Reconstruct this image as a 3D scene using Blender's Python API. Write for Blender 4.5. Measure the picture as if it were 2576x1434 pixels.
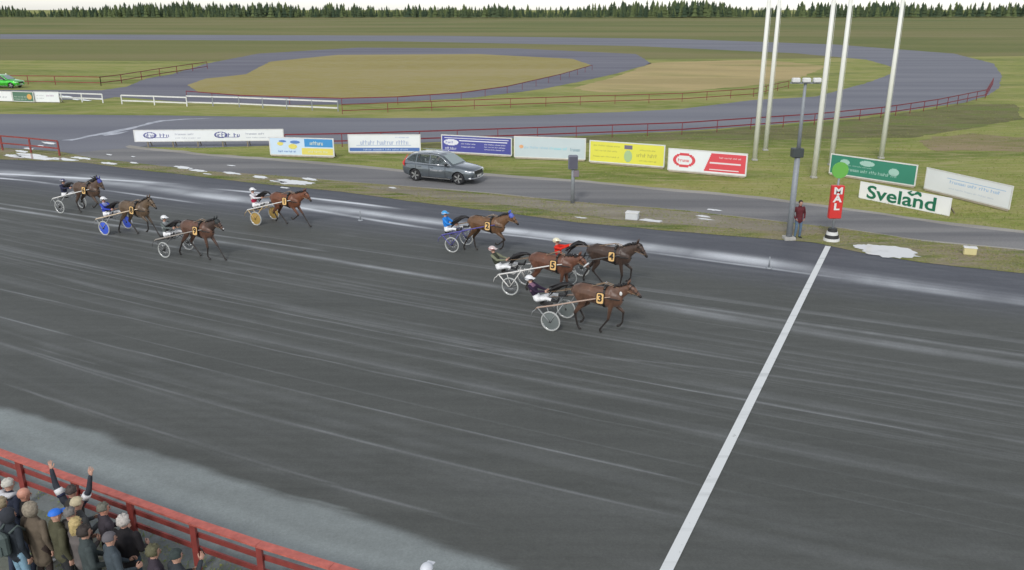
import bpy, bmesh, math, random
import numpy as np
from mathutils import Vector, Matrix, noise
R = math.radians
random.seed(7); rng = np.random.default_rng(7)
scene = bpy.context.scene
for o in list(bpy.data.objects): bpy.data.objects.remove(o)
C = scene.collection

# ------------------------------------------------------------------ camera
CAM_H = 10.0
FPX = 2104.0                       # focal length in units of a 2576 px wide frame
PITCH = math.atan(697 / FPX)
cam = bpy.data.cameras.new('camera'); camo = bpy.data.objects.new('camera', cam); C.objects.link(camo)
camo.location = (0, 0, CAM_H); camo.rotation_euler = (math.pi/2 - PITCH, 0, 0)
cam.sensor_width = 36; cam.lens = 36*FPX/2576; cam.clip_start = .1; cam.clip_end = 6000
scene.camera = camo
# ------------------------------------------------------------------ sky, sun, exposure
world = bpy.data.worlds.new('World'); scene.world = world; world.use_nodes = True
wn = world.node_tree; bg = wn.nodes['Background']
sky = wn.nodes.new('ShaderNodeTexSky'); sky.sky_type = 'NISHITA'; sky.sun_disc = False
SUN_EL, SUN_AZ = 40, 196           # azimuth clockwise from +Y: high, behind the camera
sky.sun_elevation = R(SUN_EL); sky.sun_rotation = R(SUN_AZ); sky.dust_density = .6; sky.air_density = 1.0; sky.ozone_density = 1.0
hs = wn.nodes.new('ShaderNodeHueSaturation'); hs.inputs['Saturation'].default_value = .28
wn.links.new(sky.outputs[0], hs.inputs['Color']); wn.links.new(hs.outputs[0], bg.inputs['Color'])
bg.inputs['Strength'].default_value = .15
sl = bpy.data.lights.new('sun', 'SUN'); sl.energy = 1.25; sl.angle = R(11); sl.color = (1, .97, .93)
so = bpy.data.objects.new('sun', sl); C.objects.link(so)
az = R(SUN_AZ); el = R(SUN_EL)
sd = Vector((math.sin(az)*math.cos(el), math.cos(az)*math.cos(el), math.sin(el)))
so.rotation_euler = sd.to_track_quat('Z', 'Y').to_euler(); so.location = (0, -20, 60)
scene.view_settings.view_transform = 'Standard'; scene.view_settings.look = 'None'
scene.view_settings.gamma = 1; scene.view_settings.use_curve_mapping = False
scene.view_settings.exposure = 0.24
scene.render.engine = 'CYCLES'

# ------------------------------------------------------------------ helpers
cP, sP = math.cos(PITCH), math.sin(PITCH)
def U(px, py, h=0.):               # where a line of sight meets the level h
    x = (px-1288)/FPX; y = (717-py)/FPX
    dz = -sP + y*cP; t = (h-CAM_H)/dz
    return Vector((x*t, (cP + y*sP)*t, h))
def PJ(p):
    Z = p[2]-CAM_H; f = p[1]*cP - Z*sP; u = p[1]*sP + Z*cP
    return 1288+FPX*p[0]/f, 717-FPX*u/f
def height_at(base, py):           # height above a ground point that appears at row py
    lo, hi = 0, 30
    for _ in range(40):
        m = (lo+hi)/2
        if PJ((base[0], base[1], m))[1] > py: lo = m
        else: hi = m
    return lo

def S(c): # sRGB 0-255 to linear
    return tuple(((v/255)/12.92 if v/255 < .04045 else ((v/255+.055)/1.055)**2.4) for v in c)

_m = {}
def mat(name, col, rough=.6, metal=0, spec=.5, var=0., scale=6., bump=0., coat=0.):
    if name in _m: return _m[name]
    m = bpy.data.materials.new(name); m.use_nodes = True; nt = m.node_tree
    b = nt.nodes['Principled BSDF']
    b.inputs['Roughness'].default_value = rough; b.inputs['Metallic'].default_value = metal
    b.inputs['Specular IOR Level'].default_value = spec
    if coat: b.inputs['Coat Weight'].default_value = coat; b.inputs['Coat Roughness'].default_value = .08
    b.inputs['Base Color'].default_value = (*col, 1)
    if var or bump:
        tc = nt.nodes.new('ShaderNodeTexCoord'); n = nt.nodes.new('ShaderNodeTexNoise')
        n.inputs['Scale'].default_value = scale; n.inputs['Detail'].default_value = 5
        nt.links.new(tc.outputs['Object'], n.inputs['Vector'])
        if var:
            mr = nt.nodes.new('ShaderNodeMapRange'); mr.inputs['From Min'].default_value = .3; mr.inputs['From Max'].default_value = .7
            mr.inputs['To Min'].default_value = 1-var; mr.inputs['To Max'].default_value = 1+var
            nt.links.new(n.outputs['Fac'], mr.inputs['Value'])
            mx = nt.nodes.new('ShaderNodeVectorMath'); mx.operation = 'SCALE'; mx.inputs[0].default_value = col
            nt.links.new(mr.outputs[0], mx.inputs['Scale']); nt.links.new(mx.outputs[0], b.inputs['Base Color'])
        if bump:
            bp = nt.nodes.new('ShaderNodeBump'); bp.inputs['Strength'].default_value = bump; bp.inputs['Distance'].default_value = .02
            nt.links.new(n.outputs['Fac'], bp.inputs['Height']); nt.links.new(bp.outputs[0], b.inputs['Normal'])
    _m[name] = m; return m

def tag(o, label=None, cat=None, group=None, kind=None):
    if label: o['label'] = label
    if cat: o['category'] = cat
    if group: o['group'] = group
    if kind: o['kind'] = kind
    return o
def empty(name, loc=(0, 0, 0), rz=0, **k):
    o = bpy.data.objects.new(name, None); C.objects.link(o); o.location = loc; o.rotation_euler.z = rz
    o.empty_display_size = .3
    return tag(o, **k)
def link(name, me, parent=None):
    o = bpy.data.objects.new(name, me); C.objects.link(o)
    if parent: o.parent = parent
    return o
def bobj(name, bm, m, parent=None, smooth=False, **k):
    me = bpy.data.meshes.new(name); bmesh.ops.recalc_face_normals(bm, faces=bm.faces[:]); bm.to_mesh(me); bm.free()
    for x in (m if isinstance(m, (list, tuple)) else [m]): me.materials.append(x)
    if smooth: me.polygons.foreach_set('use_smooth', [True]*len(me.polygons))
    return tag(link(name, me, parent), **k)
def raw(name, V, F, m, parent=None, smooth=False, **k):
    me = bpy.data.meshes.new(name); me.from_pydata([tuple(v) for v in V], [], F)
    for x in (m if isinstance(m, (list, tuple)) else [m]): me.materials.append(x)
    if smooth: me.polygons.foreach_set('use_smooth', [True]*len(me.polygons))
    return tag(link(name, me, parent), **k)

def box(bm, c, s, rot=None, mi=0, bevel=0):
    M = Matrix.Translation(c) @ (rot.to_4x4() if rot is not None else Matrix()) @ Matrix.Diagonal((*s, 1))
    r = bmesh.ops.create_cube(bm, size=1, matrix=M)
    fs = {f for v in r['verts'] for f in v.link_faces}
    if bevel:
        es = list({e for f in fs for e in f.edges})
        g = bmesh.ops.bevel(bm, geom=es, offset=bevel, segments=1, affect='EDGES'); fs = set(g['faces']) | {f for f in fs if f.is_valid}
    for f in fs: f.material_index = mi
def bar(bm, a, b, w, h, mi=0, up=Vector((0, 0, 1))):
    a = Vector(a); b = Vector(b); d = b-a; L = d.length
    x = d.normalized(); y = up.cross(x)
    y = y.normalized() if y.length > 1e-4 else Vector((1, 0, 0)); z = x.cross(y)
    box(bm, (a+b)/2, (L, w, h), Matrix((x, y, z)).transposed(), mi)
def tube(bm, pts, r, n=8, mi=0, closed=False):
    pts = [Vector(p) for p in pts]; rs = r if isinstance(r, (list, tuple)) else [r]*len(pts)
    N = len(pts); rings = []; prev = None
    for i, p in enumerate(pts):
        a = pts[i-1] if (i or closed) else p; b = pts[(i+1) % N] if (i < N-1 or closed) else p
        t = (b-a).normalized()
        u = prev if prev is not None else (Vector((0, 0, 1)) if abs(t.z) < .9 else Vector((0, 1, 0)))
        u = (u - t*u.dot(t)).normalized(); prev = u; v = t.cross(u)
        rings.append([bm.verts.new(p + (u*math.cos(2*math.pi*k/n) + v*math.sin(2*math.pi*k/n))*rs[i]) for k in range(n)])
    for i in range(N if closed else N-1):
        A = rings[i]; B = rings[(i+1) % N]
        for k in range(n):
            f = bm.faces.new((A[k], A[(k+1) % n], B[(k+1) % n], B[k])); f.material_index = mi; f.smooth = True
    if not closed:
        for q in (rings[0][::-1], rings[-1]):
            f = bm.faces.new(q); f.material_index = mi
def ellipsoid(bm, c, r, rot=None, u=14, v=9, mi=0):
    M = Matrix.Translation(c) @ (rot.to_4x4() if rot is not None else Matrix()) @ Matrix.Diagonal((*r, 1))
    q = bmesh.ops.create_uvsphere(bm, u_segments=u, v_segments=v, radius=1, matrix=M)
    for f in {f for w in q['verts'] for f in w.link_faces}: f.material_index = mi; f.smooth = True
def prism(bm, pts, a, b, mi=0):   # polygon pts(list of 3d) extruded from offset a to offset b (vectors)
    n = len(pts); A = [bm.verts.new(Vector(p)+Vector(a)) for p in pts]; B = [bm.verts.new(Vector(p)+Vector(b)) for p in pts]
    fs = [bm.faces.new(A[::-1]), bm.faces.new(B)] + [bm.faces.new((A[i], A[(i+1) % n], B[(i+1) % n], B[i])) for i in range(n)]
    for f in fs: f.material_index = mi
def text_mesh(s, size, depth=.004, bold=.0):
    cu = bpy.data.curves.new('txt', 'FONT'); cu.body = s; cu.size = size; cu.extrude = depth; cu.offset = bold
    cu.align_x = 'CENTER'; cu.align_y = 'CENTER'; cu.resolution_u = 3
    o = bpy.data.objects.new('txt', cu); C.objects.link(o)
    dg = bpy.context.evaluated_depsgraph_get(); me = bpy.data.meshes.new_from_object(o.evaluated_get(dg))
    bpy.data.objects.remove(o); return me

# --- organic bodies: tapered elliptical segments fused into one continuous surface
def seg(p0, p1, r0, r1, t=0, d0=0., d1=None):
    r0 = r0 if isinstance(r0, tuple) else (r0, r0); r1 = r1 if isinstance(r1, tuple) else (r1, r1)
    return (Vector(p0), Vector(p1), r0, r1, t, d0, d0 if d1 is None else d1)
def frame(p0, p1, side):
    t = (p1-p0).normalized(); s = side - t*side.dot(t)
    s = s.normalized() if s.length > 1e-3 else Vector((0, 0, 1)).cross(t).normalized()
    return t, s, t.cross(s)
def fuse(segs, voxel, side, smooth=2):
    V = []; F = []; n = 12
    for p0, p1, r0, r1, *_ in segs:
        t, s, u = frame(p0, p1, side); base = len(V); rings = []
        for a in (-75, -45, 0): rings.append((p0 + t*math.sin(R(a))*min(r0), math.cos(R(a)), r0))
        for a in (0, 45, 75): rings.append((p1 + t*math.sin(R(a))*min(r1), math.cos(R(a)), r1))
        for c, k, r in rings:
            for i in range(n):
                a = 2*math.pi*i/n; V.append(c + s*math.cos(a)*r[0]*k + u*math.sin(a)*r[1]*k)
        for j in range(5):
            for i in range(n):
                F.append((base+j*n+i, base+j*n+(i+1) % n, base+(j+1)*n+(i+1) % n, base+(j+1)*n+i))
        F.append(tuple(base+i for i in range(n))[::-1]); F.append(tuple(base+5*n+i for i in range(n)))
    me = bpy.data.meshes.new('tmp'); me.from_pydata([tuple(v) for v in V], [], F)
    o = bpy.data.objects.new('tmp', me); C.objects.link(o)
    m = o.modifiers.new('r', 'REMESH'); m.mode = 'VOXEL'; m.voxel_size = voxel; m.use_smooth_shade = True
    if smooth: q = o.modifiers.new('s', 'SMOOTH'); q.factor = .5; q.iterations = smooth
    dg = bpy.context.evaluated_depsgraph_get(); out = bpy.data.meshes.new_from_object(o.evaluated_get(dg))
    bpy.data.objects.remove(o); bpy.data.meshes.remove(me)
    return out
def nearest(P, segs, side):
    best = np.full(len(P), 1e9); idx = np.zeros(len(P), int); dk = np.zeros(len(P))
    for i, (p0, p1, r0, r1, tg, d0, d1) in enumerate(segs):
        t, s, u = frame(p0, p1, side); L = (p1-p0).length
        rel = P - np.array(p0); x = rel @ np.array(t); tt = np.clip(x/L, 0, 1)
        ra = r0[0]+(r1[0]-r0[0])*tt; rb = r0[1]+(r1[1]-r0[1])*tt
        ex = x - tt*L
        d = np.sqrt((rel@np.array(s)/ra)**2 + (rel@np.array(u)/rb)**2 + (ex/np.minimum(ra, rb))**2)
        d = (d-1)*np.minimum(ra, rb)
        k = d < best; best[k] = d[k]; idx[k] = i; dk[k] = (d0+(d1-d0)*tt)[k]
    return idx, dk
def fuse_mats(name, segs, voxel, side, mats, parent, smooth=2):
    me = fuse(segs, voxel, side, smooth)
    n = len(me.polygons); P = np.empty(n*3); me.polygons.foreach_get('center', P)
    idx, _ = nearest(P.reshape(-1, 3), segs, side); tg = np.array([s[4] for s in segs])
    me.materials.clear()
    for x in mats: me.materials.append(x)
    me.polygons.foreach_set('material_index', tg[idx].astype(np.int32)); me.polygons.foreach_set('use_smooth', [True]*n)
    me.name = name
    return link(name, me, parent)

# ------------------------------------------------------------------ materials for the ground
def nodes(name):
    m = bpy.data.materials.new(name); m.use_nodes = True; return m, m.node_tree, m.node_tree.nodes['Principled BSDF']
def add_noise(nt, scale, detail=6, vec=None, sc=None, rough=.55, dist=0, w=None):
    g = nt.nodes.new('ShaderNodeNewGeometry') if vec is None else None
    src = g.outputs['Position'] if vec is None else vec
    if sc is not None:
        mp = nt.nodes.new('ShaderNodeMapping'); mp.inputs['Scale'].default_value = sc
        mp.inputs['Rotation'].default_value = (0, 0, R(25)) if w is None else (0, 0, w)
        nt.links.new(src, mp.inputs['Vector']); src = mp.outputs[0]
    n = nt.nodes.new('ShaderNodeTexNoise'); n.inputs['Scale'].default_value = scale; n.inputs['Detail'].default_value = detail
    n.inputs['Roughness'].default_value = rough; n.inputs['Distortion'].default_value = dist
    nt.links.new(src, n.inputs['Vector']); return n.outputs['Fac']
def ramp(nt, fac, stops):
    r = nt.nodes.new('ShaderNodeValToRGB'); e = r.color_ramp.elements
    while len(e) > 1: e.remove(e[0])
    e[0].position = stops[0][0]; e[0].color = (*stops[0][1], 1)
    for p, c in stops[1:]: x = e.new(p); x.color = (*c, 1)
    nt.links.new(fac, r.inputs[0]); return r.outputs[0]
def mixc(nt, f, a, b, typ='MIX'):
    m = nt.nodes.new('ShaderNodeMix'); m.data_type = 'RGBA'; m.blend_type = typ
    for i, v in ((0, f), (6, a), (7, b)):
        if hasattr(v, 'links') or hasattr(v, 'is_linked'): nt.links.new(v, m.inputs[i])
        elif i == 0: m.inputs[0].default_value = v
        else: m.inputs[i].default_value = (*v, 1)
    return m.outputs[2]
def mrange(nt, f, a, b, c, d):
    m = nt.nodes.new('ShaderNodeMapRange')
    for i, v in enumerate((a, b, c, d)): m.inputs[i+1].default_value = v
    nt.links.new(f, m.inputs[0]); return m.outputs[0]
def bump(nt, b, fac, s, dist=.03):
    n = nt.nodes.new('ShaderNodeBump'); n.inputs['Strength'].default_value = s; n.inputs['Distance'].default_value = dist
    nt.links.new(fac, n.inputs['Height']); nt.links.new(n.outputs[0], b.inputs['Normal'])

def grass_mat(name, cols, dry, patch=.12, dryamt=.5):
    m, nt, b = nodes(name)
    big = add_noise(nt, patch, 6, dist=.6, sc=(.45, 1.6, 1)); mid = add_noise(nt, 1.1, 6, sc=(.4, 1.8, 1)); fine = add_noise(nt, 9, 5)
    c = ramp(nt, big, [(.38, cols[0]), (.5, cols[1]), (.62, cols[2])])
    c = mixc(nt, mrange(nt, mid, .5-dryamt*.1, .72-dryamt*.08, 0, .75), c, dry)
    c = mixc(nt, 1.0, c, ramp(nt, fine, [(.25, (.78,)*3), (.75, (1.22,)*3)]), 'MULTIPLY')
    nt.links.new(c, b.inputs['Base Color']); b.inputs['Roughness'].default_value = .95; b.inputs['Specular IOR Level'].default_value = .1
    bump(nt, b, fine, .6, .08); return m
M_grass = grass_mat('grass', [(.165, .210, .050), (.250, .285, .074), (.330, .320, .110)], (.40, .35, .18), patch=.09)
M_field = grass_mat('dry_field', [(.38, .31, .14), (.50, .39, .19), (.27, .27, .09)], (.42, .34, .18), patch=.05, dryamt=.9)
M_oval = grass_mat('olive_field', [(.31, .26, .085), (.34, .29, .10), (.37, .31, .14)], (.38, .33, .20), patch=.03, dryamt=.7)
M_heath = grass_mat('heath', [(.16, .19, .055), (.25, .22, .10), (.31, .25, .14)], (.33, .26, .17), patch=.2, dryamt=.8)
def gravel_mat(name, a, b_, scale=.35, rough=.85, sx=(.15, 1.5, 1), fine=14):
    m, nt, b = nodes(name)
    n1 = add_noise(nt, scale, 6, sc=sx, dist=.3); n2 = add_noise(nt, fine, 6)
    c = ramp(nt, n1, [(.33, a), (.67, b_)])
    c = mixc(nt, 1.0, c, ramp(nt, n2, [(.2, (.8,)*3), (.8, (1.2,)*3)]), 'MULTIPLY')
    nt.links.new(c, b.inputs['Base Color']); b.inputs['Roughness'].default_value = rough
    b.inputs['Specular IOR Level'].default_value = .3
    bump(nt, b, n2, .4, .02); return m
M_road = gravel_mat('service_road', (.15, .15, .155), (.25, .245, .24))
M_shoulder = gravel_mat('shoulder', (.27, .25, .22), (.40, .38, .34))
M_asph = gravel_mat('far_asphalt', (.155, .16, .19), (.21, .215, .24), .12)
M_asph2 = gravel_mat('field_asphalt', (.13, .13, .165), (.19, .19, .22), .12)
M_apron = gravel_mat('apron', (.10, .12, .095), (.20, .20, .165), .5, sx=(1, 1, 1))
M_brown = gravel_mat('bare_soil', (.20, .175, .12), (.30, .27, .21), .6, sx=(.3, 1.4, 1))

# ------------------------------------------------------------------ the setting
def sheet(name, poly, z, m, jit=0., step=.6, label=None, closed=True):
    P = [U(*p) if len(p) == 2 else Vector(p) for p in poly]; out = []
    for i in range(len(P)):
        a, b = P[i], P[(i+1) % len(P)]; L = (b-a).length
        n = max(1, min(160, int(L/step))) if jit else 1
        for k in range(n): out.append(a.lerp(b, k/n))
    if jit:
        for i, p in enumerate(out):
            n1 = noise.noise_vector(Vector((p.x*.35, p.y*.35, z*100)))+noise.noise_vector(Vector((p.x*1.3, p.y*1.3, 5)))*.5
            out[i] = p + Vector((n1.x, n1.y, 0))*jit
    bm = bmesh.new(); vs = [bm.verts.new((p.x, p.y, z)) for p in out]; f = bm.faces.new(vs)
    if f.normal.z < 0 or True: bm.normal_update()
    if f.normal.z < 0: f.normal_flip()
    bmesh.ops.triangulate(bm, faces=[f]); me = bpy.data.meshes.new(name); bm.to_mesh(me); bm.free(); me.materials.append(m)
    return tag(link(name, me), kind='structure', label=label)

raw('infield_ground', [(-3500, -300, 0), (3500, -300, 0), (3500, 4500, 0), (-3500, 4500, 0)], [(0, 1, 2, 3)], M_grass, kind='structure')

sheet('far_field', [(-3000, 330, 0), (-900, 250, 0), (-60, 170, 0), (60, 180, 0), (900, 330, 0), (3000, 420, 0), (3000, 1600, 0), (-3000, 1600, 0)], .004, grass_mat('meadow', [(.13, .17, .05), (.19, .20, .07), (.24, .22, .10)], (.22, .19, .11), patch=.012))
# inner training road round an olive field
sheet('field_road', [(-500, 250), (-100, 252), (257, 251), (290, 244), (468, 257), (700, 265), (859, 263), (1050, 254), (1193, 245), (1360, 225), (1460, 205), (1543, 187), (1640, 160), (1600, 136), (1300, 122), (900, 120), (650, 135), (520, 160), (431, 187), (368, 198), (317, 218), (257, 227), (-100, 226), (-500, 224)], .008, M_asph2, .25)
sheet('olive_field', [(618, 187), (518, 198), (470, 214), (500, 232), (668, 243), (859, 247), (1000, 243), (1160, 233), (1276, 217), (1410, 187), (1490, 165), (1440, 148), (1200, 136), (850, 138), (680, 155)], .012, M_oval, .25)
sheet('dry_field', [(1560, 190), (1500, 206), (1440, 222), (1500, 232), (1717, 230), (1930, 212), (2030, 190), (2080, 165), (1900, 150), (1640, 158)], .008, M_field, .6)
# outer training track, sweeping back to the left beyond the flagpoles
sheet('training_track', [(-700, 283), (0, 287), (430, 291), (858, 297), (1072, 297), (1360, 290), (1560, 282), (1717, 274), (1891, 252), (2051, 243), (2110, 228), (2132, 222), (2190, 206), (2239, 187), (2250, 170), (2180, 150), (2000, 134), (1600, 116), (1000, 104), (0, 98), (0, 86), (1100, 90), (1700, 98), (2100, 112), (2400, 135), (2500, 160), (2519, 190), (2514, 222), (2480, 243), (2419, 259), (2219, 287), (2051, 305), (1900, 317), (1717, 330), (1460, 342), (1059, 359), (860, 362), (685, 366), (500, 372), (334, 369), (330, 385), (300, 412), (150, 404), (0, 380), (-700, 374)], .008, M_asph, .2)
# heath to the right
sheet('heath_slope', [(2300, 352), (2350, 378), (2576, 380), (3100, 420), (3100, 300), (2576, 345), (2450, 335)], .006, M_heath, .8)
sheet('heath_bank', [(1000, 372), (1059, 362), (1460, 345), (1717, 333), (2051, 308), (2219, 292), (2419, 263), (2550, 262), (2576, 300), (2300, 345), (2000, 352), (1700, 352), (1400, 362), (1150, 374)], .006, grass_mat('bank', [(.12, .13, .05), (.18, .18, .075), (.15, .20, .05)], (.23, .20, .12), patch=.25), .4)
# service road
sheet('road_shoulder', [(318, 369), (330, 366), (501, 385), (668, 397), (859, 412), (1016, 428), (1209, 436), (1460, 453), (1717, 478), (1918, 495), (2152, 526), (2386, 559), (2576, 580), (3000, 640), (3000, 730), (2576, 634), (2319, 611), (2118, 580), (1951, 562), (1717, 534), (1427, 510), (1193, 487), (859, 459), (700, 446), (501, 433), (420, 421)], .010, M_shoulder, .25)
sheet('service_road', [(170, 388), (250, 378), (325, 373), (501, 390), (668, 403), (859, 418), (1016, 434), (1209, 442), (1460, 459), (1717, 484), (1918, 501), (2152, 532), (2386, 566), (2576, 588), (3000, 650), (3000, 720), (2576, 628), (2319, 604), (2118, 574), (1951, 556), (1717, 528), (1427, 505), (1193, 482), (859, 455), (700, 442), (501, 429), (334, 411), (234, 402), (180, 393)], .014, M_road, .18)

M_streak = gravel_mat('pale_streak_surface', (.34, .36, .40), (.55, .57, .62), 1.2, sx=(1, 1, 1))  # pale streaks laid on the asphalt
sheet('pale_streak', [(150, 353.5), (185, 350), (240, 338), (300, 326), (345, 317), (372, 309), (400, 303), (470, 299), (540, 297.5), (470, 300.5), (410, 305), (372, 314), (330, 325), (270, 337), (215, 347), (180, 354)], .012, M_streak, .25, .4)
sheet('pale_streak', [(255, 339), (290, 334), (325, 330), (300, 337), (265, 342)], .016, M_streak, .15, .3)
# ---- race track: a fine grid whose lines follow the track, with worn grooves and the wet bands' sky glare painted into an attribute
HD = R(-26); fx, fy = math.cos(HD), math.sin(HD)
def AB(p):
    q = U(*p) if len(p) == 2 else p
    return (q[0]*fx + q[1]*fy, -q[0]*fy + q[1]*fx)        # along, across
def ab2(a, b): return (a*fx - b*fy, a*fy + b*fx)
far_edge = [(-350, 388), (0, 402), (200, 411), (400, 434), (668, 466), (858, 481), (1059, 512), (1260, 537), (1460, 563), (1717, 587), (2051, 612), (2135, 628), (2319, 662), (2576, 692), (3000, 745)]
near_edge = [(0, 1129), (45, 1155), (185.5, 1206), (325, 1256), (483.7, 1313.6), (651, 1370), (905, 1434)]
fe = np.array([AB(p) for p in far_edge]); ne = np.array([AB(U(*p, 1.1)) for p in near_edge])
La = np.array([AB(p) for p in [(0, 448), (267, 481), (494, 508), (859, 545), (1093, 575), (1270, 592), (1620, 632), (1717, 647), (2051, 692), (2352, 727)]])
Lm = np.array([AB(p) for p in [(0, 635), (859, 817), (1535, 948), (1717, 981), (2131, 1054)]])
L1 = np.array([AB(p) for p in [(0, 797), (859, 1013), (1672, 1200)]])
fits = [np.polyfit(l[:, 0], l[:, 1], d) for l, d in ((fe, 2), (La, 2), (Lm, 2), (L1, 2), (ne, 2))]
vref = np.array([np.polyval(f, 5.) for f in fits]); order = np.argsort(vref)
def b_of(a, v):                      # across coordinate of track line v at distance a along
    aa = np.clip(a, -45, 45)
    B = np.array([np.polyval(f, aa) + (a-aa)*np.polyval(np.polyder(f), np.where(a > 0, 45., -45.))*.6 for f in fits])[order]
    vr = vref[order]; j = np.clip(np.searchsorted(vr, v)-1, 0, len(vr)-2)
    t = (v-vr[j])/(vr[j+1]-vr[j]); return B[j, np.arange(len(v))]*(1-t) + B[j+1, np.arange(len(v))]*t
vmin = vref.min()-.3; vmax = vref.max()+1.2
A1 = np.concatenate([np.arange(-160, -60, 4.), np.arange(-60, 36, .45), np.arange(36, 120, 4.)]); V1 = np.arange(vmin, vmax, .05)
na, nv = len(A1), len(V1)
AA, VV = np.meshgrid(A1, V1, indexing='ij'); BB = b_of(AA.ravel(), VV.ravel()).reshape(AA.shape)
X = AA*fx - BB*fy; Y = AA*fy + BB*fx
def n1(x, seed, amp=1):              # smooth value noise
    r = np.random.default_rng(seed).random(4096)*2-1; x = np.asarray(x)+1000.; i = np.floor(x).astype(int); f = x-i; f = f*f*(3-2*f)
    return amp*(r[i % 4096]*(1-f)+r[(i+1) % 4096]*f)
mark = np.zeros_like(AA)
def line(pts, w, k, fade=3., rag=.5, seed=0, soft=1.):
    q = np.array([AB(p) for p in pts]); q = q[np.argsort(q[:, 0])]
    bl = np.polyval(np.polyfit(q[:, 0], q[:, 1], min(2, len(q)-1)), A1) if len(q) < 8 else np.interp(A1, q[:, 0], q[:, 1]); a0, a1 = q[0, 0], q[-1, 0]
    e = np.clip((A1-a0)/fade+.3, 0, 1)*np.clip((a1-A1)/fade+.3, 0, 1)
    e = e*(1-rag*.5+rag*.6*n1(A1*.35, 50+seed)+rag*.35*n1(A1*1.7, 90+seed)); e = np.clip(e, 0, 2)
    d = np.abs(BB-(bl+.03*n1(A1*.6, 13+seed))[:, None]); g = np.exp(-(d/w)**(2*soft))
    if w > .28: g = g*np.clip(.72+.40*n1(VV*2.2+AA*.10, 130+seed)+.30*n1(VV*6+AA*.25, 170+seed)+.25*n1(AA*.45-VV*1.2, 190+seed), .1, 1.5)
    mark[:] = np.maximum(mark, 0) + g*e[:, None]*k
LN = [([(-300, 425), (0, 437), (150, 447), (428, 462)], .17, .95), ([(-200, 440), (0, 449), (150, 466)], .12, .8),  # inner-edge bands: salt film plus glare of wet ground, painted pale
 ([(-100, 430), (130, 443), (300, 458), (420, 478), (600, 500)], .85, .42), ([(555, 477), (700, 491), (859, 508), (990, 524)], .14, .85),
 ([(780, 503), (859, 511), (1000, 530)], .3, .3), ([(267, 480), (494, 512)], .10, .6), ([(700, 512), (859, 541), (1093, 577)], .14, .55),
 ([(450, 486), (859, 527), (1093, 562), (1400, 595), (1620, 622)], .62, .46), ([(840, 520), (1093, 560), (1400, 592)], .35, .25), ([(1180, 582), (1270, 590), (1426, 612), (1480, 618)], .09, .55),
 ([(1400, 594), (1620, 620), (1717, 634), (1860, 650), (2050, 680)], .60, .46), ([(1600, 632), (1717, 648), (1834, 663), (2051, 692), (2105, 700)], .10, .38),
 ([(2050, 682), (2252, 712), (2400, 734), (2700, 775)], .60, .34), ([(2252, 719), (2352, 729)], .08, .35),
 ([(-200, 485), (0, 512), (259, 550), (534, 594), (813, 630)], .10, .30), ([(-200, 495), (0, 526), (300, 570), (534, 605), (859, 658), (1120, 704)], .14, .34), ([(-100, 540), (259, 590), (534, 640)], .12, .14), ([(900, 668), (1250, 722), (1380, 742)], .2, .2),
 ([(1560, 745), (1717, 768.7), (1984, 808.8), (2268, 850.5), (2700, 912)], .14, .32), ([(1600, 760), (1717, 784), (1984, 828), (2268, 872), (2700, 938)], .40, .20),
 ([(-200, 592), (0, 635), (859, 817), (1535, 948), (1717, 981), (2131, 1054), (2500, 1120)], .035, .34), ([(-200, 584), (0, 628), (859, 808), (1400, 912)], .03, .24), ([(-200, 602), (0, 646), (500, 755)], .03, .2),
 ([(0, 680), (287, 753.6), (501, 797), (859, 872)], .035, .26), ([(100, 690), (500, 777), (900, 866), (1381, 966), (1672, 1018), (2000, 1076)], .13, .17), ([(1381, 964), (1672, 1016)], .06, .2),
 ([(-200, 684), (0, 728.6), (424, 824), (859, 916), (1248, 1005), (1672, 1091)], .035, .30), ([(-200, 747), (0, 797), (859, 1013), (1672, 1200), (1900, 1250)], .035, .33),
 ([(0, 864), (770, 1075), (1291, 1208), (1482, 1252), (1700, 1300)], .04, .28), ([(60, 868), (500, 986), (770, 1060)], .03, .2), ([(0, 962), (174, 1021), (367, 1076), (690.6, 1176.5), (1173, 1320)], .04, .24),
 ([(1100, 870), (1300, 900), (1500, 905), (1717, 907), (1984, 951), (2248, 994), (2620, 1062)], .07, .18), ([(1717, 981), (2131, 1054), (2600, 1150)], .05, .16),
 ([(300, 590), (700, 680), (1100, 760), (1560, 830)], .06, .14), ([(900, 790), (1300, 860), (1700, 930)], .10, .12), ([(1500, 680), (1900, 740), (2400, 815)], .06, .12)]
for i, (p, w, k) in enumerate(LN): line(p, w*(1 if i < 17 else .85), k*(1.2 if i < 14 else .85 if i < 20 else .5), seed=i)
rl = random.Random(12)
for j in range(150):                 # fine harrow and wheel grooves, densest in the middle of the track
    v0 = rl.gauss(vref[2]+.6, 2.6) if j < 95 else rl.uniform(vref[4], vref[0]); w = rl.uniform(.018, .05); k = (.015+.075*rl.random()**1.6)*(1 if j < 95 else .8)
    c0 = rl.uniform(-60, 40); ln = rl.uniform(6, 30)
    env = np.clip((ln-np.abs(A1-c0))/3, 0, 1)*(.7+.4*n1(A1*.5, 300+j))
    sel = np.abs(V1-v0) < .35
    mark[:, sel] += (np.exp(-((VV[:, sel]-v0-.03*n1(A1*.15, 500+j)[:, None])/w)**2)*env[:, None]*k)
mark += .025*np.exp(-((VV-vref[2]-.6)/2.2)**2)*(.6+.8*n1(VV*1.3+AA*.01, 61))
pn = (n1(VV*1.1, 1, .025)+n1(VV*3.3, 2, .02)+n1(VV*9, 3, .018))*(.6+.6*n1(AA*.03+VV*2.3, 4)+.3*n1(AA*.12+VV*7, 5))
mark += pn + .03*n1(AA*.9, 8)*n1(VV*1.7, 9)
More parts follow.
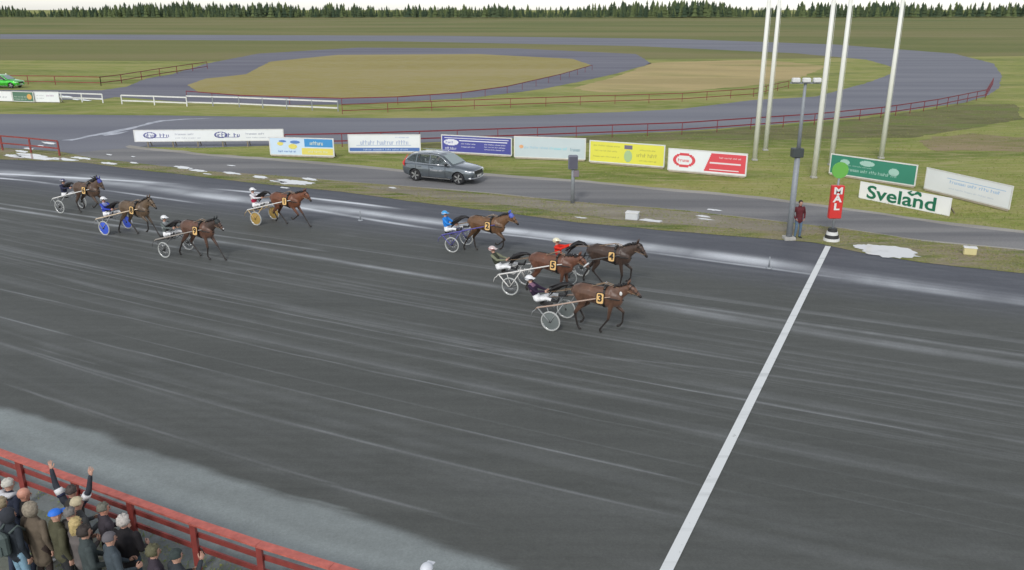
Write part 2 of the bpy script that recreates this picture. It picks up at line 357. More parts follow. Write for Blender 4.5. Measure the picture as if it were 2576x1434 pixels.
# pale dusty margin by the outer fence
edge_pts = np.array([AB(p) for p in [(-200, 965), (0, 1018), (230, 1082), (452, 1157), (601, 1207), (783, 1260), (929, 1309), (1097, 1365), (1290, 1434), (1500, 1520)]])
eb = np.interp(A1, edge_pts[:, 0], edge_pts[:, 1], left=None, right=None)
eb = np.where(A1 > edge_pts[-1, 0], edge_pts[-1, 1]+(A1-edge_pts[-1, 0])*-.02, eb)
dd = (eb[:, None]+.10*n1(AA*.8, 20)+.06*n1(AA*3, 21)) - BB
pale = np.clip(dd/.22, 0, 1)*(1-.55*np.clip((dd-1.6)/.9, 0, 1))
pale *= .82+.26*n1(AA*.12+VV*1.3, 22)+.16*n1(AA*.5-VV*2.6, 23)+.10*n1(VV*5+AA*.1, 24)
pale = pale + .5*np.exp(-((dd-.03)/.035)**2)*np.clip(n1(AA*.7, 27), 0, 1)
col = np.zeros((na*nv, 4)); col[:, 0] = np.clip(mark.ravel()+.15, 0, 1.5); col[:, 1] = np.clip(pale.ravel(), 0, 1.2)
# how deep in from the far edge: bluer grey
col[:, 2] = np.clip(((BB - np.interp(A1, La[:, 0], La[:, 1])[:, None])/3 + 1.), 0, 1).ravel(); col[:, 3] = 1
idx = np.arange(na*nv).reshape(na, nv)
F4 = np.stack([idx[:-1, :-1], idx[1:, :-1], idx[1:, 1:], idx[:-1, 1:]], -1).reshape(-1, 4)
me = bpy.data.meshes.new('race_track'); me.vertices.add(na*nv); me.loops.add(len(F4)*4); me.polygons.add(len(F4))
me.vertices.foreach_set('co', np.stack([X.ravel(), Y.ravel(), np.full(na*nv, .02)], -1).ravel())
me.loops.foreach_set('vertex_index', F4.ravel()); me.polygons.foreach_set('loop_start', np.arange(len(F4))*4); me.update(calc_edges=True)
at = me.color_attributes.new('wear_glare', 'FLOAT_COLOR', 'POINT'); at.data.foreach_set('color', col.ravel())
m, nt, b = nodes('track_surface')
atn = nt.nodes.new('ShaderNodeAttribute'); atn.attribute_name = 'wear_glare'; sp = nt.nodes.new('ShaderNodeSeparateColor'); nt.links.new(atn.outputs['Color'], sp.inputs[0])
nf = add_noise(nt, 22, 6, rough=.7); nb = add_noise(nt, .25, 5, sc=(.35, 1.2, 1)); ns = add_noise(nt, 1.2, 6, sc=(.12, 3, 1), rough=.6)
base = ramp(nt, nb, [(.3, (.076, .080, .073)), (.7, (.093, .097, .089))])
base = mixc(nt, sp.outputs[2], base, (.088, .093, .108))
base = mixc(nt, 1.0, base, ramp(nt, ns, [(.3, (.9,)*3), (.72, (1.12,)*3)]), 'MULTIPLY')
base = mixc(nt, mrange(nt, sp.outputs[0], .15, 1.05, 0, 1), base, (.72, .75, .78))  # pale colour for grooves, salt film and the painted wet glare
base = mixc(nt, mrange(nt, sp.outputs[1], 0, 1, 0, .85), base, (.300, .335, .330))
base = mixc(nt, 1.0, base, ramp(nt, nf, [(.25, (.82,)*3), (.75, (1.18,)*3)]), 'MULTIPLY')
nm = add_noise(nt, 3.2, 6, rough=.75); base = mixc(nt, 1.0, base, ramp(nt, nm, [(.3, (.92,)*3), (.7, (1.07,)*3)]), 'MULTIPLY')
nt.links.new(base, b.inputs['Base Color']); b.inputs['Specular IOR Level'].default_value = .35
nt.links.new(mrange(nt, sp.outputs[0], .1, .7, .72, .38), b.inputs['Roughness']); bump(nt, b, nf, .35, .012)
me.materials.append(m); link('race_track', me)['kind'] = 'structure'

# grass strip between track and service road is laid over the track's inner edge
strip = [(-700, 358), (0, 372), (150, 382), (234, 399), (334, 410), (501, 430), (700, 443), (859, 457), (1193, 484), (1427, 507), (1717, 530), (1951, 558), (2118, 576), (2319, 607), (2576, 632), (3000, 725), (3000, 745), (2576, 690), (2319, 662), (2180, 640), (2051, 612), (1900, 600), (1717, 585), (1460, 562), (1260, 535), (1059, 511), (859, 483), (668, 465), (400, 434), (200, 409), (0, 402), (-350, 388)]
M_strip = grass_mat('verge_grass', [(.12, .16, .04), (.22, .225, .075), (.26, .225, .14)], (.30, .255, .19), patch=.5, dryamt=1.1)
sheet('grass_verge', strip, .030, M_strip, .10, .4)
sheet('bare_verge', [(900, 467), (1193, 488), (1427, 511), (1717, 534), (1951, 562), (2080, 578), (1960, 585), (1800, 572), (1560, 555), (1300, 520), (1000, 487)], .034, M_brown, .22, .4)
# apron where the spectators stand
fe_near = [Vector((*ab2(a, np.polyval(fits[4], a)), 0)) for a in (-60, -40, -30, -22, -16, -12, -8, -4, 0, 4, 8, 14, 22)]
off = [p + Vector((fy, -fx, 0))*.05 for p in fe_near]
sheet('spectator_apron', [tuple(p) for p in off] + [(30, -30, 0), (-70, -30, 0)], .026, M_apron)

# finish line
a0, a1 = U(2083, 621), U(1678, 1434); dr = (a1-a0).normalized(); pr = Vector((-dr.y, dr.x, 0))*.115
a1 = a1 + dr*3
m, nt, b = nodes('line_paint'); M_line = m
sc1 = add_noise(nt, 5, 8, rough=.75); sc2 = add_noise(nt, .9, 5, sc=(.2, 2.5, 1))
c = mixc(nt, mrange(nt, sc1, .60, .72, 0, .55), (.72, .74, .73), (.20, .21, .20)); c = mixc(nt, mrange(nt, sc2, .56, .72, 0, .35), c, (.30, .32, .31))
nt.links.new(c, b.inputs['Base Color']); b.inputs['Roughness'].default_value = .7
raw('finish_line', [a0-pr+Vector((0, 0, .036)), a1-pr+Vector((0, 0, .036)), a1+pr+Vector((0, 0, .036)), a0+pr+Vector((0, 0, .036))], [(0, 1, 2, 3)], M_line, kind='structure')

# puddles
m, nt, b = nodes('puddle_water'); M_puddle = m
b.inputs['Base Color'].default_value = (.62, .62, .60, 1); b.inputs['Roughness'].default_value = .06; b.inputs['IOR'].default_value = 1.45  # pale base colour paints in the bright sky the water mirrors
PUD = []
def puddle(cx, cy, w, h, seed, parts=1, z=.040, pts=None):
    PUD.append((cx, cy, w*.62, h*.75+1)); bm = bmesh.new()
    n = 40; vs = []
    for k in range(n):
        a = 2*math.pi*k/n
        f = 1+.45*noise.noise(Vector((math.cos(a)*1.7, math.sin(a)*1.7, seed)))+.35*noise.noise(Vector((math.cos(a)*5, math.sin(a)*5, seed+9)))
        p = U(cx+w/2*math.cos(a)*f, cy + h/2*math.sin(a)*f + (w/2*math.cos(a)*f)*.10)
        vs.append(bm.verts.new((p.x, p.y, z)))
    f = bm.faces.new(vs); bm.normal_update()
    if f.normal.z < 0: f.normal_flip()
    me = bpy.data.meshes.new('puddle'); bm.to_mesh(me); bm.free(); me.materials.append(M_puddle)
    link('puddle', me)['kind'] = 'structure'
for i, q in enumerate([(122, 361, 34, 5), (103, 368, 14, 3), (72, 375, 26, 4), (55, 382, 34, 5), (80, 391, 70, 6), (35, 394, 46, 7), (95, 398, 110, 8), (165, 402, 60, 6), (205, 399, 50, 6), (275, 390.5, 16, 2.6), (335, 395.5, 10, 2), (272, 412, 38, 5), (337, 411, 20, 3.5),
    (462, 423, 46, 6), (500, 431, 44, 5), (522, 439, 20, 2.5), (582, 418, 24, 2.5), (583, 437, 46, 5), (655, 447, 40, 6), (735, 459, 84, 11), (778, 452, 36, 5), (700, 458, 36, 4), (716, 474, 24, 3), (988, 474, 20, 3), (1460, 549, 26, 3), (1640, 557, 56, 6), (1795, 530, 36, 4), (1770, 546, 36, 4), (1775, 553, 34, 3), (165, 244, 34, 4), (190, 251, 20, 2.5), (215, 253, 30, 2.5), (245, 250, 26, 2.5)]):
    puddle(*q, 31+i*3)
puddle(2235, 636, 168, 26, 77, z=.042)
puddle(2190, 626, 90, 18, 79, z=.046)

# ------------------------------------------------------------------ fences
M_red = mat('red_paint', (.26, .05, .042), .55, var=.18, scale=5)
M_redtop = mat('red_paint_skylit', (.50, .13, .10), .6, var=.2, scale=7)  # lighter copy of the red: skylight on the flat cap painted in
M_dred = mat('dark_red_paint', (.20, .02, .03), .6, var=.15, scale=5)
M_white = mat('white_paint', (.72, .72, .70), .5, var=.06, scale=4)
M_galv = mat('galvanised_steel', (.27, .29, .31), .55, .1, var=.08, scale=8)
def fence(name, tops, h, rails, m, label, cat='fence', group=None, w=.05, rh=.12, pw=.1, spacing=None, posts=True, mtop=None, zoff=0, pm=None):
    """tops: screen points of the top rail; rails: heights of boards; one board per bay"""
    P = [U(*t, h) for t in tops]
    if spacing:
        Q = [P[0]]
        for a, b in zip(P[:-1], P[1:]):
            n = max(1, round((b-a).length/spacing))
            Q += [a.lerp(b, k/n) for k in range(1, n+1)]
        P = Q
    root = empty(name, (P[0].x, P[0].y, 0), label=label, cat=cat, group=group)
    o = Vector((P[0].x, P[0].y, 0))
    for i, p in enumerate(P):
        if posts:
            bm = bmesh.new(); box(bm, Vector((p.x, p.y, (h-.03)/2))-o, (pw, pw, h-.03)); bobj('post', bm, pm or m, root)
        if i < len(P)-1:
            q = P[i+1]
            for j, rz in enumerate(rails):
                d = (q-p).normalized(); nrm = Vector((-d.y, d.x, 0)); bm = bmesh.new()
                a = Vector((p.x, p.y, rz))-o; b_ = Vector((q.x, q.y, rz))-o
                a += d*.003; b_ -= d*.003
                if j == 0 and mtop:      # flat capping board
                    bar(bm, a+Vector((0, 0, .01)), b_+Vector((0, 0, .01)), .17, .04); bobj('top_board', bm, mtop, root)
                else:
                    s = -(pw/2+w/2+.003) if mtop else 0
                    bar(bm, a+nrm*s*-1, b_+nrm*s*-1, w, rh if not (mtop and j == 0) else .04); bobj('rail', bm, m, root)
    return root
post_px = [(-98, 1101), (-30, 1121), (44.8, 1154), (116, 1181), (185.5, 1206), (325, 1256), (483.7, 1313.6), (651, 1370), (835, 1423), (1040, 1480), (1260, 1540)]
fence('rail_fence', [(-190, 1065), (-98, 1104), (-26, 1129), (44.8, 1155), (185.5, 1206), (325, 1256.5), (483.7, 1313.6), (651, 1370), (835, 1426), (1040, 1486), (1260, 1546)], 1.1, (1.1, .80, .50), M_red, 'red wooden three board fence between the spectators and the race track', mtop=M_redtop, w=.035, rh=.105, pw=.10)
fence('rail_fence', [(-120, 374), (0, 377), (159, 391)][::-1] and [(-120, 333), (0, 341), (72, 347), (144, 354)], 1.1, (1.08, .55), M_red, 'short red two rail fence on the grass beside white puddles at the left edge', spacing=2.4, w=.05, rh=.10, pw=.10)
fence('rail_fence', [(716, 337), (859, 334.5), (1150, 326), (1450, 316), (1717, 307), (2051, 285), (2219, 269), (2360, 249), (2482, 225), (2500, 195)], 1.05, (1.0, .45), M_dred, 'long thin dark red two rail fence along the near side of the training track', spacing=3.2, w=.04, rh=.09, pw=.05)
fence('rail_fence', [(860, 261.5), (1193, 250), (1460, 241), (1717, 233.5), (1897, 222), (1985, 203)], 1.0, (.95, .35), M_dred, 'thin dark red two rail fence below the dry yellow field', spacing=4, w=.035, rh=.07, pw=.05)
fence('rail_fence', [(468, 228), (600, 238.5), (859, 246), (1000, 242.5), (1160, 232), (1276, 216), (1410, 186), (1490, 163)], .9, (.85,), M_dred, 'dark single rail fence round the olive field', spacing=5, w=.05, rh=.09, pw=.05)
fence('rail_fence', [(-200, 188), (0, 189), (136, 190.6), (251, 193)], 1.2, (1.15, .4), M_red, 'red two rail fence at the far left behind the green car', spacing=5, w=.05, rh=.1, pw=.08)
fence('rail_fence', [(251, 193), (303, 187), (400, 172), (520, 155)], 1.2, (1.15, .4), M_dred, 'dark rail fence bending away along the field road', spacing=5, w=.05, rh=.1, pw=.08)
fence('rail_fence', [(-200, 229), (152, 232.5), (256, 236)], 1.0, (.95, .45), M_white, 'white two rail fence that carries small banners at the far left', spacing=3, w=.05, rh=.14, pw=.1)
fence('rail_fence', [(304, 238.5), (386, 241), (468, 244)], 1.0, (.95, .38), M_white, 'short white two rail fence, left of the two joined sections beyond the track', spacing=3, w=.05, rh=.14, pw=.1)
fence('rail_fence', [(468, 240.5), (600, 244), (720, 249), (849, 254)], 1.05, (1.0, .35), M_white, 'long white two rail fence, right of the two sections below the olive field', spacing=3.2, w=.05, rh=.14, pw=.1, pm=M_galv)

# ------------------------------------------------------------------ advertising banners
CW = (.84, .86, .88)
def marks(bm, rects, to, mi):        # flat print: rects (x0,x1,z0,z1) in panel units 0..1
    for x0, x1, z0, z1 in rects:
        bm.faces.new([bm.verts.new(to(*q)) for q in ((x0, z0), (x1, z0), (x1, z1), (x0, z1))]).material_index = mi
def words(x0, x1, z0, z1, seed, lw=.012, aspect=.5):
    """blurred, unreadable lettering: short upright and cross strokes grouped into words"""
    rr = random.Random(seed); out = []; x = x0; h = z1-z0
    while x < x1-lw:
        n = rr.randint(3, 8)
        for _ in range(n):
            if x > x1-lw: break
            k = rr.random(); t = lw*.28
            out.append((x, x+t, z0, z0+h*(1 if k < .35 else .7)))
            if k < .8: out.append((x+t, x+lw*.72, z0+h*(.55 if k < .5 else 0), z0+h*(.7 if k < .5 else .15)))
            if k > .5: out.append((x+lw*.6, x+lw*.82, z0, z0+h*.7))
            x += lw
        x += lw*.8
    return out
def banner(bl, br, top, label, base, prints, frame_m=None, lean=0, h0=.14, posts=2, group='advertising banners along the service road', plank=True, thick=.05):
    A = U(*bl, h0); B = U(*br, h0); g = (Vector((A.x, A.y, 0)), Vector((B.x, B.y, 0)))
    d = (g[1]-g[0]); L = d.length; d.normalize(); nrm = Vector((d.y, -d.x, 0))
    H1 = height_at(g[0], top); Hh = H1-h0
    root = empty('banner', g[0], label=label, cat='banner', group=group)
    ax = Matrix((d, -nrm, Vector((0, 0, 1)))).transposed()
    def W(x, y, z): return d*x + nrm*y + Vector((0, 0, z))
    bm = bmesh.new(); box(bm, W(L/2, 0, h0+Hh/2), (L-.08, .03, Hh-.08), ax); bobj('panel', bm, mat('panel_'+base[0], base[1], .45, var=.03, scale=1), root)
    fm = frame_m or M_white; bm = bmesh.new()
    for x0, x1, z0, z1 in ((0, L, h0, h0+.07), (0, L, H1-.07, H1), (0, .07, h0+.07, H1-.07), (L-.07, L, h0+.07, H1-.07)):
        box(bm, W((x0+x1)/2, 0, (z0+z1)/2), (x1-x0, thick, z1-z0), ax)
    bobj('frame', bm, fm, root)
    if plank:
        bm = bmesh.new(); box(bm, W(L/2, -.02, h0-.05), (L*.97, .08, .09), ax); bobj('plank', bm, mat('bare_plank', (.42, .36, .28), .8, var=.15, scale=4), root)
    for k in range(posts):
        x = L*(k+.5)/posts if posts > 2 else (.25 if k == 0 else L-.25)
        bm = bmesh.new(); box(bm, W(x, -.09, (H1-.1)/2), (.09, .09, H1-.1), ax)
        bobj('post', bm, mat('timber', (.25, .21, .16), .85, var=.2), root)
        bm = bmesh.new(); bar(bm, W(x, -.14, H1*.7), W(x, -.9, 0), .06, .06); bobj('brace', bm, mat('timber', (.25, .21, .16)), root)
    def to(u, v, e=.0185): return W(.09+u*(L-.18), e, h0+.08+v*(Hh-.16))
    for k, (mn, mc, rects) in enumerate(prints):
        bm = bmesh.new(); marks(bm, rects, lambda u, v: to(u, v, .0185+.003*k), 0)
        bobj('print', bm, mat('ink_'+mn, mc, .5), root)
    return root, to, W, L, H1, h0
def blob_rects(cx, cz, rx, rz, n=9):   # an oval as stacked strips
    out = []
    for i in range(n):
        z = -1+2*(i+.5)/n; w = math.sqrt(1-z*z); out.append((cx-rx*w, cx+rx*w, cz+rz*(z-1/n), cz+rz*(z+1/n)))
    return out
def ring(cx, cz, rx, rz, t=.3, n=11):
    out = []
    for i in range(n):
        z = -1+2*(i+.5)/n; w = math.sqrt(1-z*z); iz = z/(1-t); wi = math.sqrt(max(0, 1-iz*iz))*(1-t) if abs(iz) < 1 else 0
        za, zb = cz+rz*(z-1/n), cz+rz*(z+1/n)
        if wi: out += [(cx-rx*w, cx-rx*wi, za, zb), (cx+rx*wi, cx+rx*w, za, zb)]
        else: out.append((cx-rx*w, cx+rx*w, za, zb))
    return out
INK = ('navy', (.10, .11, .30)); GREY = ('grey', (.35, .36, .42))
pr1 = []
for k in (0., .48):
    pr1 += [('navy', (.12, .13, .34), ring(.10+k, .55, .045, .32, .25) + words(.06+k, .24+k, .35, .72, 3+int(k*10), .022) + [(.07+k, .22+k, .28, .33)]),
            ('slate', (.42, .44, .52), words(.27+k, .40+k, .55, .75, 5, .011) + words(.27+k, .45+k, .2, .32, 8, .009))]
banner((339, 357), (715, 354), 327, 'long white banner with two blue logos, leftmost of the row', ('white', CW), pr1, h0=.45, posts=6, plank=False)
banner((680, 389), (842, 394), 344, 'light blue and yellow banner, second from the left, next to the long white one', ('ice', (.62, .76, .88)),
    [('blue', (.06, .30, .62), [(.55, 1, .5, 1)]), ('yellow', (.78, .68, .16), [(.5, 1, 0, .42)]), ('yellow', (.78, .68, .16), blob_rects(.16, .66, .05, .12)), ('yellow', (.78, .68, .16), blob_rects(.36, .5, .07, .16)),
     ('navy2', (.12, .24, .55), blob_rects(.2, .82, .06, .07) + blob_rects(.40, .78, .08, .1) + words(.12, .42, .12, .24, 4, .02)), ('pale', (.80, .84, .62), words(.64, .9, .62, .86, 6, .03) + words(.6, .92, .14, .28, 7, .018))])
banner((877, 383), (1059, 383), 338, 'white banner with blue script and a blue bottom stripe, left behind the car', ('white', CW),
    [('blue3', (.10, .20, .50), [(0, 1, 0, .22)]), ('script', (.40, .48, .68), words(.16, .86, .42, .70, 9, .035) + [(.10, .88, .36, .39)] + words(.66, .86, .84, .92, 2, .012)), ('palew', (.55, .65, .85), words(.2, .85, .06, .16, 12, .02))], posts=3)
banner((1111, 382), (1288, 392), 338, 'deep blue banner with white lettering just above the car', ('royal', (.085, .09, .36)),
    [('w1', (.80, .80, .88), [(.03, .97, .86, .90)] + blob_rects(.13, .60, .11, .2) + [(.25, .95, .70, .76)] + words(.28, .50, .5, .58, 3, .012) + words(.62, .93, .52, .60, 3, .012) + words(.62, .93, .36, .43, 4, .012) + words(.62, .93, .2, .27, 6, .012) + words(.28, .5, .3, .38, 5, .012) + words(.04, .22, .1, .3, 8, .016)),
     ('b2', (.12, .14, .5), words(.05, .21, .52, .68, 4, .03))], posts=3)
banner((1293, 395), (1473, 402), 342, 'pale grey banner with a faint blue line, right of the deep blue one', ('palegrey', (.58, .66, .70)),
    [('lb', (.36, .56, .70), words(.13, .52, .42, .56, 3, .018)), ('cy', (.32, .68, .78), words(.52, .76, .40, .56, 5, .022)), ('gr', (.25, .38, .45), words(.8, .96, .36, .54, 5, .02)), ('or', (.8, .42, .22), blob_rects(.09, .52, .03, .09))], posts=3)
banner((1482, 406), (1671, 421), 352, 'bright yellow banner with dark text', ('yellowp', (.80, .76, .10)),
    [('ol', (.44, .42, .10), words(.04, .42, .78, .86, 3, .014) + words(.06, .38, .52, .60, 4, .014) + words(.04, .42, .22, .30, 5, .014) + words(.68, .9, .68, .76, 6, .012) + words(.64, .94, .36, .56, 7, .026) + words(.68, .92, .14, .22, 8, .012)),
     ('pl', (.18, .16, .24), [(.47, .58, .72, .92)]), ('gn', (.42, .58, .30), blob_rects(.525, .36, .055, .3))], posts=3)
banner((1679, 427), (1877, 444), 372, 'white and red banner with a red round logo on its left half', ('white', CW),
    [('red', (.72, .08, .10), [(.47+.09*(i/10), 1, .04+i*.092, .04+(i+1)*.092) for i in range(10)]), ('red', (.72, .08, .10), ring(.2, .5, .15, .36, .28)),
     ('w2', (.82, .72, .74), [(.54, .94, .44, .52), (.54, .92, .12, .17)] + words(.66, .95, .72, .8, 4, .014)), ('red2', (.72, .08, .10), words(.12, .28, .42, .58, 5, .03))], posts=3)
banner((2085, 435.6), (2302, 469), 385.5, 'dark green banner with pale figures and lettering behind the red finish post', ('green', (.045, .25, .17)),
    [('mint', (.40, .62, .55), blob_rects(.17, .68, .06, .16) + blob_rects(.44, .76, .09, .15) + blob_rects(.76, .5, .06, .2) + words(.2, .82, .22, .40, 5, .022) + words(.06, .5, .5, .56, 9, .014))], posts=3)
banner((2324, 474), (2539, 527.5), 420.6, 'white banner with faint light blue writing, rightmost of the row', ('white', CW),
    [('skyb', (.38, .56, .80), words(.30, .92, .52, .68, 5, .028) + [(.26, .95, .74, .77)]), ('faint', (.60, .66, .76), words(.3, .84, .22, .30, 7, .014))], posts=3)
fb = 'small banners on the white rail fence at the far left'
banner((-70, 252), (33, 255), 227, 'white small banner at the left frame edge on the far fence', ('white', CW), [('gr3', (.4, .42, .45), words(.4, .9, .3, .5, 4, .03))], posts=2, plank=False, group=fb, h0=.1)
banner((34, 255), (87, 257), 229, 'green small banner with an orange dot on the far fence', ('dgreen', (.10, .20, .14)), [('mint3', (.55, .62, .55), words(.06, .7, .4, .55, 4, .04) + words(.06, .7, .15, .28, 5, .04)), ('or2', (.75, .42, .12), blob_rects(.82, .5, .12, .3))], posts=2, plank=False, group=fb, h0=.1)
banner((88, 256.5), (151, 257.5), 230, 'white small banner with mauve lines on the far fence, right of the green one', ('white', CW), [('gr3', (.4, .42, .45), words(.08, .4, .6, .72, 4, .02) + words(.08, .4, .3, .4, 4, .02)), ('mv', (.45, .3, .45), words(.5, .85, .55, .75, 3, .03))], posts=2, plank=False, group=fb, h0=.1)

# the white board with green lettering on the grass
root, to, W, L, H1, h0 = banner((2160, 497.5), (2388, 544), 456, 'white board with the green word and horse emblem, standing in front of the green banner', ('whiteb', (.88, .88, .86)), [], h0=.02, plank=False, thick=.04, frame_m=mat('white_edge', (.84, .84, .82), .5), group=None)
G = mat('sign_green', (.012, .16, .085), .5)
me = text_mesh('Sveland', 1.0, .003, .018); me.materials.append(G); o = link('lettering', me, root)
dims = np.array([v.co[:] for v in me.vertices]); wx = dims[:, 0].max()-dims[:, 0].min(); cx = (dims[:, 0].max()+dims[:, 0].min())/2
d = W(1, 0, 0); nr = W(0, 1, 0); sc = L*.76/wx
rot = Matrix((d, Vector((0, 0, 1)), nr)).transposed(); Hh = H1-h0
o.matrix_local = Matrix.Translation(W(L*.475, .03, h0+Hh*.44)) @ rot.to_4x4() @ Matrix.Diagonal((sc, min(sc*1.25, Hh*.80/.75), 1, 1))
bm = bmesh.new()
for poly in ([(0, .30), (.14, .12), (.30, 0), (.42, .14), (.40, .34), (.28, .26), (.14, .40)], [(.40, .16), (.62, .30), (.80, .08), (.86, .22), (.80, .52), (.58, .60), (.44, .40)], [(.02, .36), (.22, .56), (.30, .46), (.16, .34)]):
    bm.faces.new([bm.verts.new(W(L*.615+(x-.42)*.95, .030, h0+Hh*.70+z*.50)) for x, z in poly])
bobj('emblem', bm, G, root)

# ------------------------------------------------------------------ poles, masts, posts
def pole(base, h, r0, r1, label):
    p = U(*base); root = empty('flagpole', p, label=label, cat='flagpole', group='white flagpoles beyond the service road')
    bm = bmesh.new(); tube(bm, [(0, 0, .12), (0, 0, h*.5), (0, 0, h)], [r0, (r0+r1)/2, r1], 12); bobj('shaft', bm, mat('pole_white', (.80, .80, .74), .4), root)
    bm = bmesh.new(); box(bm, (0, 0, .06), (.36, .36, .12), bevel=.02); bobj('base', bm, mat('concrete', (.4, .39, .36), .9, var=.1), root)
    bm = bmesh.new(); ellipsoid(bm, (0, 0, h+.05), (.09, .09, .07)); bobj('finial', bm, mat('pole_cap', (.6, .58, .4), .3, .6), root)
    bm = bmesh.new(); tube(bm, [(r0+.03, -.02, 1.2), (r0+.02, -.02, h-.1)], .008, 5); bobj('halyard', bm, M_white, root)
for b_, l in (((1898, 404), 'leftmost white flagpole, next to the white and red banner'), ((1925, 379), 'second white flagpole from the left, standing a little farther back'), ((2046.5, 448), 'white flagpole standing nearest the road, alone on the grass'), ((2090, 416), 'white flagpole at the left end of the green banner'), ((2216, 399), 'rightmost white flagpole, behind the green banner')):
    pole(b_, 12, .17, .12, l)

p = U(1984, 603); root = empty('floodlight_mast', p, label='tall grey mast with a dark box halfway, beside the person in dark red', cat='mast')
hb = height_at(p, 384); ht = height_at(p, 205)
bm = bmesh.new(); tube(bm, [(0, 0, 0), (0, 0, hb)], [.14, .12], 12); bobj('lower_pole', bm, M_galv, root)
bm = bmesh.new(); tube(bm, [(0, 0, hb), (0, 0, ht)], [.09, .06], 12); bobj('upper_pole', bm, M_galv, root)
bm = bmesh.new(); box(bm, (-.04, 0, hb), (.5, .36, .4), bevel=.03); bobj('junction_box', bm, mat('dark_box', (.05, .06, .06), .5), root)
for k in (-1, 0, 1):
    bm = bmesh.new(); box(bm, (k*.45, -.1, ht+.06), (.34, .24, .2), bevel=.04); bobj('lamp_head', bm, M_white, root)
bm = bmesh.new(); box(bm, (0, 0, ht-.06), (1.3, .08, .06)); bobj('crossarm', bm, M_galv, root)
bm = bmesh.new(); box(bm, (0, 0, .08), (.5, .5, .16), bevel=.02); bobj('footing', bm, mat('concrete', (.4, .39, .36)), root)

p = U(1440, 512); hb = height_at(p, 390); root = empty('loudspeaker_post', p, label='grey loudspeaker post on the verge in front of the pale and yellow banners', cat='speaker post')
bm = bmesh.new(); tube(bm, [(0, 0, 0), (0, 0, hb-.1)], [.11, .09], 10); bobj('post', bm, M_galv, root)
bm = bmesh.new(); box(bm, (-.02, -.02, hb-.38), (.5, .36, .74), bevel=.04); bobj('cabinet', bm, mat('speaker_grey', (.17, .18, .22), .6), root)
bm = bmesh.new(); box(bm, (-.02, -.205, hb-.38), (.42, .012, .62)); bobj('grille', bm, mat('speaker_grille', (.10, .10, .13), .8), root)
bm = bmesh.new(); box(bm, (.16, -.05, hb-.98), (.30, .22, .34), bevel=.02); bobj('lower_box', bm, mat('box_brown', (.20, .17, .19), .6), root)

# finish post
p = U(2091, 606); root = empty('finish_post', p, label='red finish post with white letters and a green disc on top', cat='finish post')
ha, hb2 = height_at(p, 549), height_at(p, 466); hg = height_at(p, 428)
bm = bmesh.new(); tube(bm, [(0, 0, .0), (0, 0, hg)], .045, 10); bobj('pole', bm, M_galv, root)
Mpr = mat('post_red', (.62, .035, .03), .45)
bm = bmesh.new(); box(bm, (0, 0, (ha+hb2)/2), (.56, .24, hb2-ha), bevel=.03); bobj('panel', bm, Mpr, root)
sgn = math.atan2(-p.x, p.y)
for ch, k in (('M', .84), ('Å', .60), ('L', .36)):
    me = text_mesh(ch, .52, .004, .02); me.materials.append(M_white); o = link('letter', me, root)
    o.location = (0, -.128, ha+(hb2-ha)*k); o.rotation_euler = (math.pi/2, 0, 0); o.scale = (1., .8, 1)
bm = bmesh.new(); bmesh.ops.create_cone(bm, cap_ends=True, segments=28, radius1=.36, radius2=.36, depth=.06, matrix=Matrix.Translation((0, -.02, hg)) @ Matrix.Rotation(math.pi/2, 4, 'X'))
bobj('disc', bm, mat('disc_green', (.14, .42, .07), .6), root)
zs = height_at(p, 574)
for k in range(4):
    bm = bmesh.new(); bmesh.ops.create_cone(bm, cap_ends=True, segments=20, radius1=.36-.05*k, radius2=.34-.05*k, depth=zs/4-.004, matrix=Matrix.Translation((0, 0, zs/4*(k+.5))))
    bobj('base_ring', bm, M_white if k % 2 == 0 else mat('base_black', (.03, .03, .03), .6), root)

# small things on the verge
def crate(px, w, d, h, m, name, label, cat, lid=None):
    p = U(*px); root = empty(name, p, R(-20), label=label, cat=cat)
    bm = bmesh.new(); box(bm, (0, 0, h/2+.03), (w, d, h), bevel=.03); bobj('body', bm, m, root)
    bm = bmesh.new(); box(bm, (0, 0, h+.05), (w*1.06, d*1.06, .05), bevel=.015); bobj('lid', bm, lid or M_white, root)
crate((1590, 553), .62, .45, .34, mat('box_white', (.62, .64, .66), .6), 'storage_box', 'small white storage box with a lid on the verge right of the loudspeaker post', 'box')
crate((2438, 642), .5, .3, .30, mat('box_yellow', (.62, .55, .28), .6), 'storage_box', 'small yellowish box on the verge below the rightmost banner', 'box')
for q, l in (((907, 556), 'low white marker post standing in the white streaks left of horse 2'), ((1934, 676), 'low white marker post just left of the finish line')):
    p = U(*q); root = empty('marker_post', p, label=l, cat='marker post')
    bm = bmesh.new(); tube(bm, [(0, 0, .03), (0, 0, .5)], [.035, .028], 8); bobj('stake', bm, M_galv, root)
    bm = bmesh.new(); bmesh.ops.create_cone(bm, cap_ends=True, segments=14, radius1=.14, radius2=.11, depth=.05, matrix=Matrix.Translation((0, 0, .05))); bobj('foot', bm, M_galv, root)

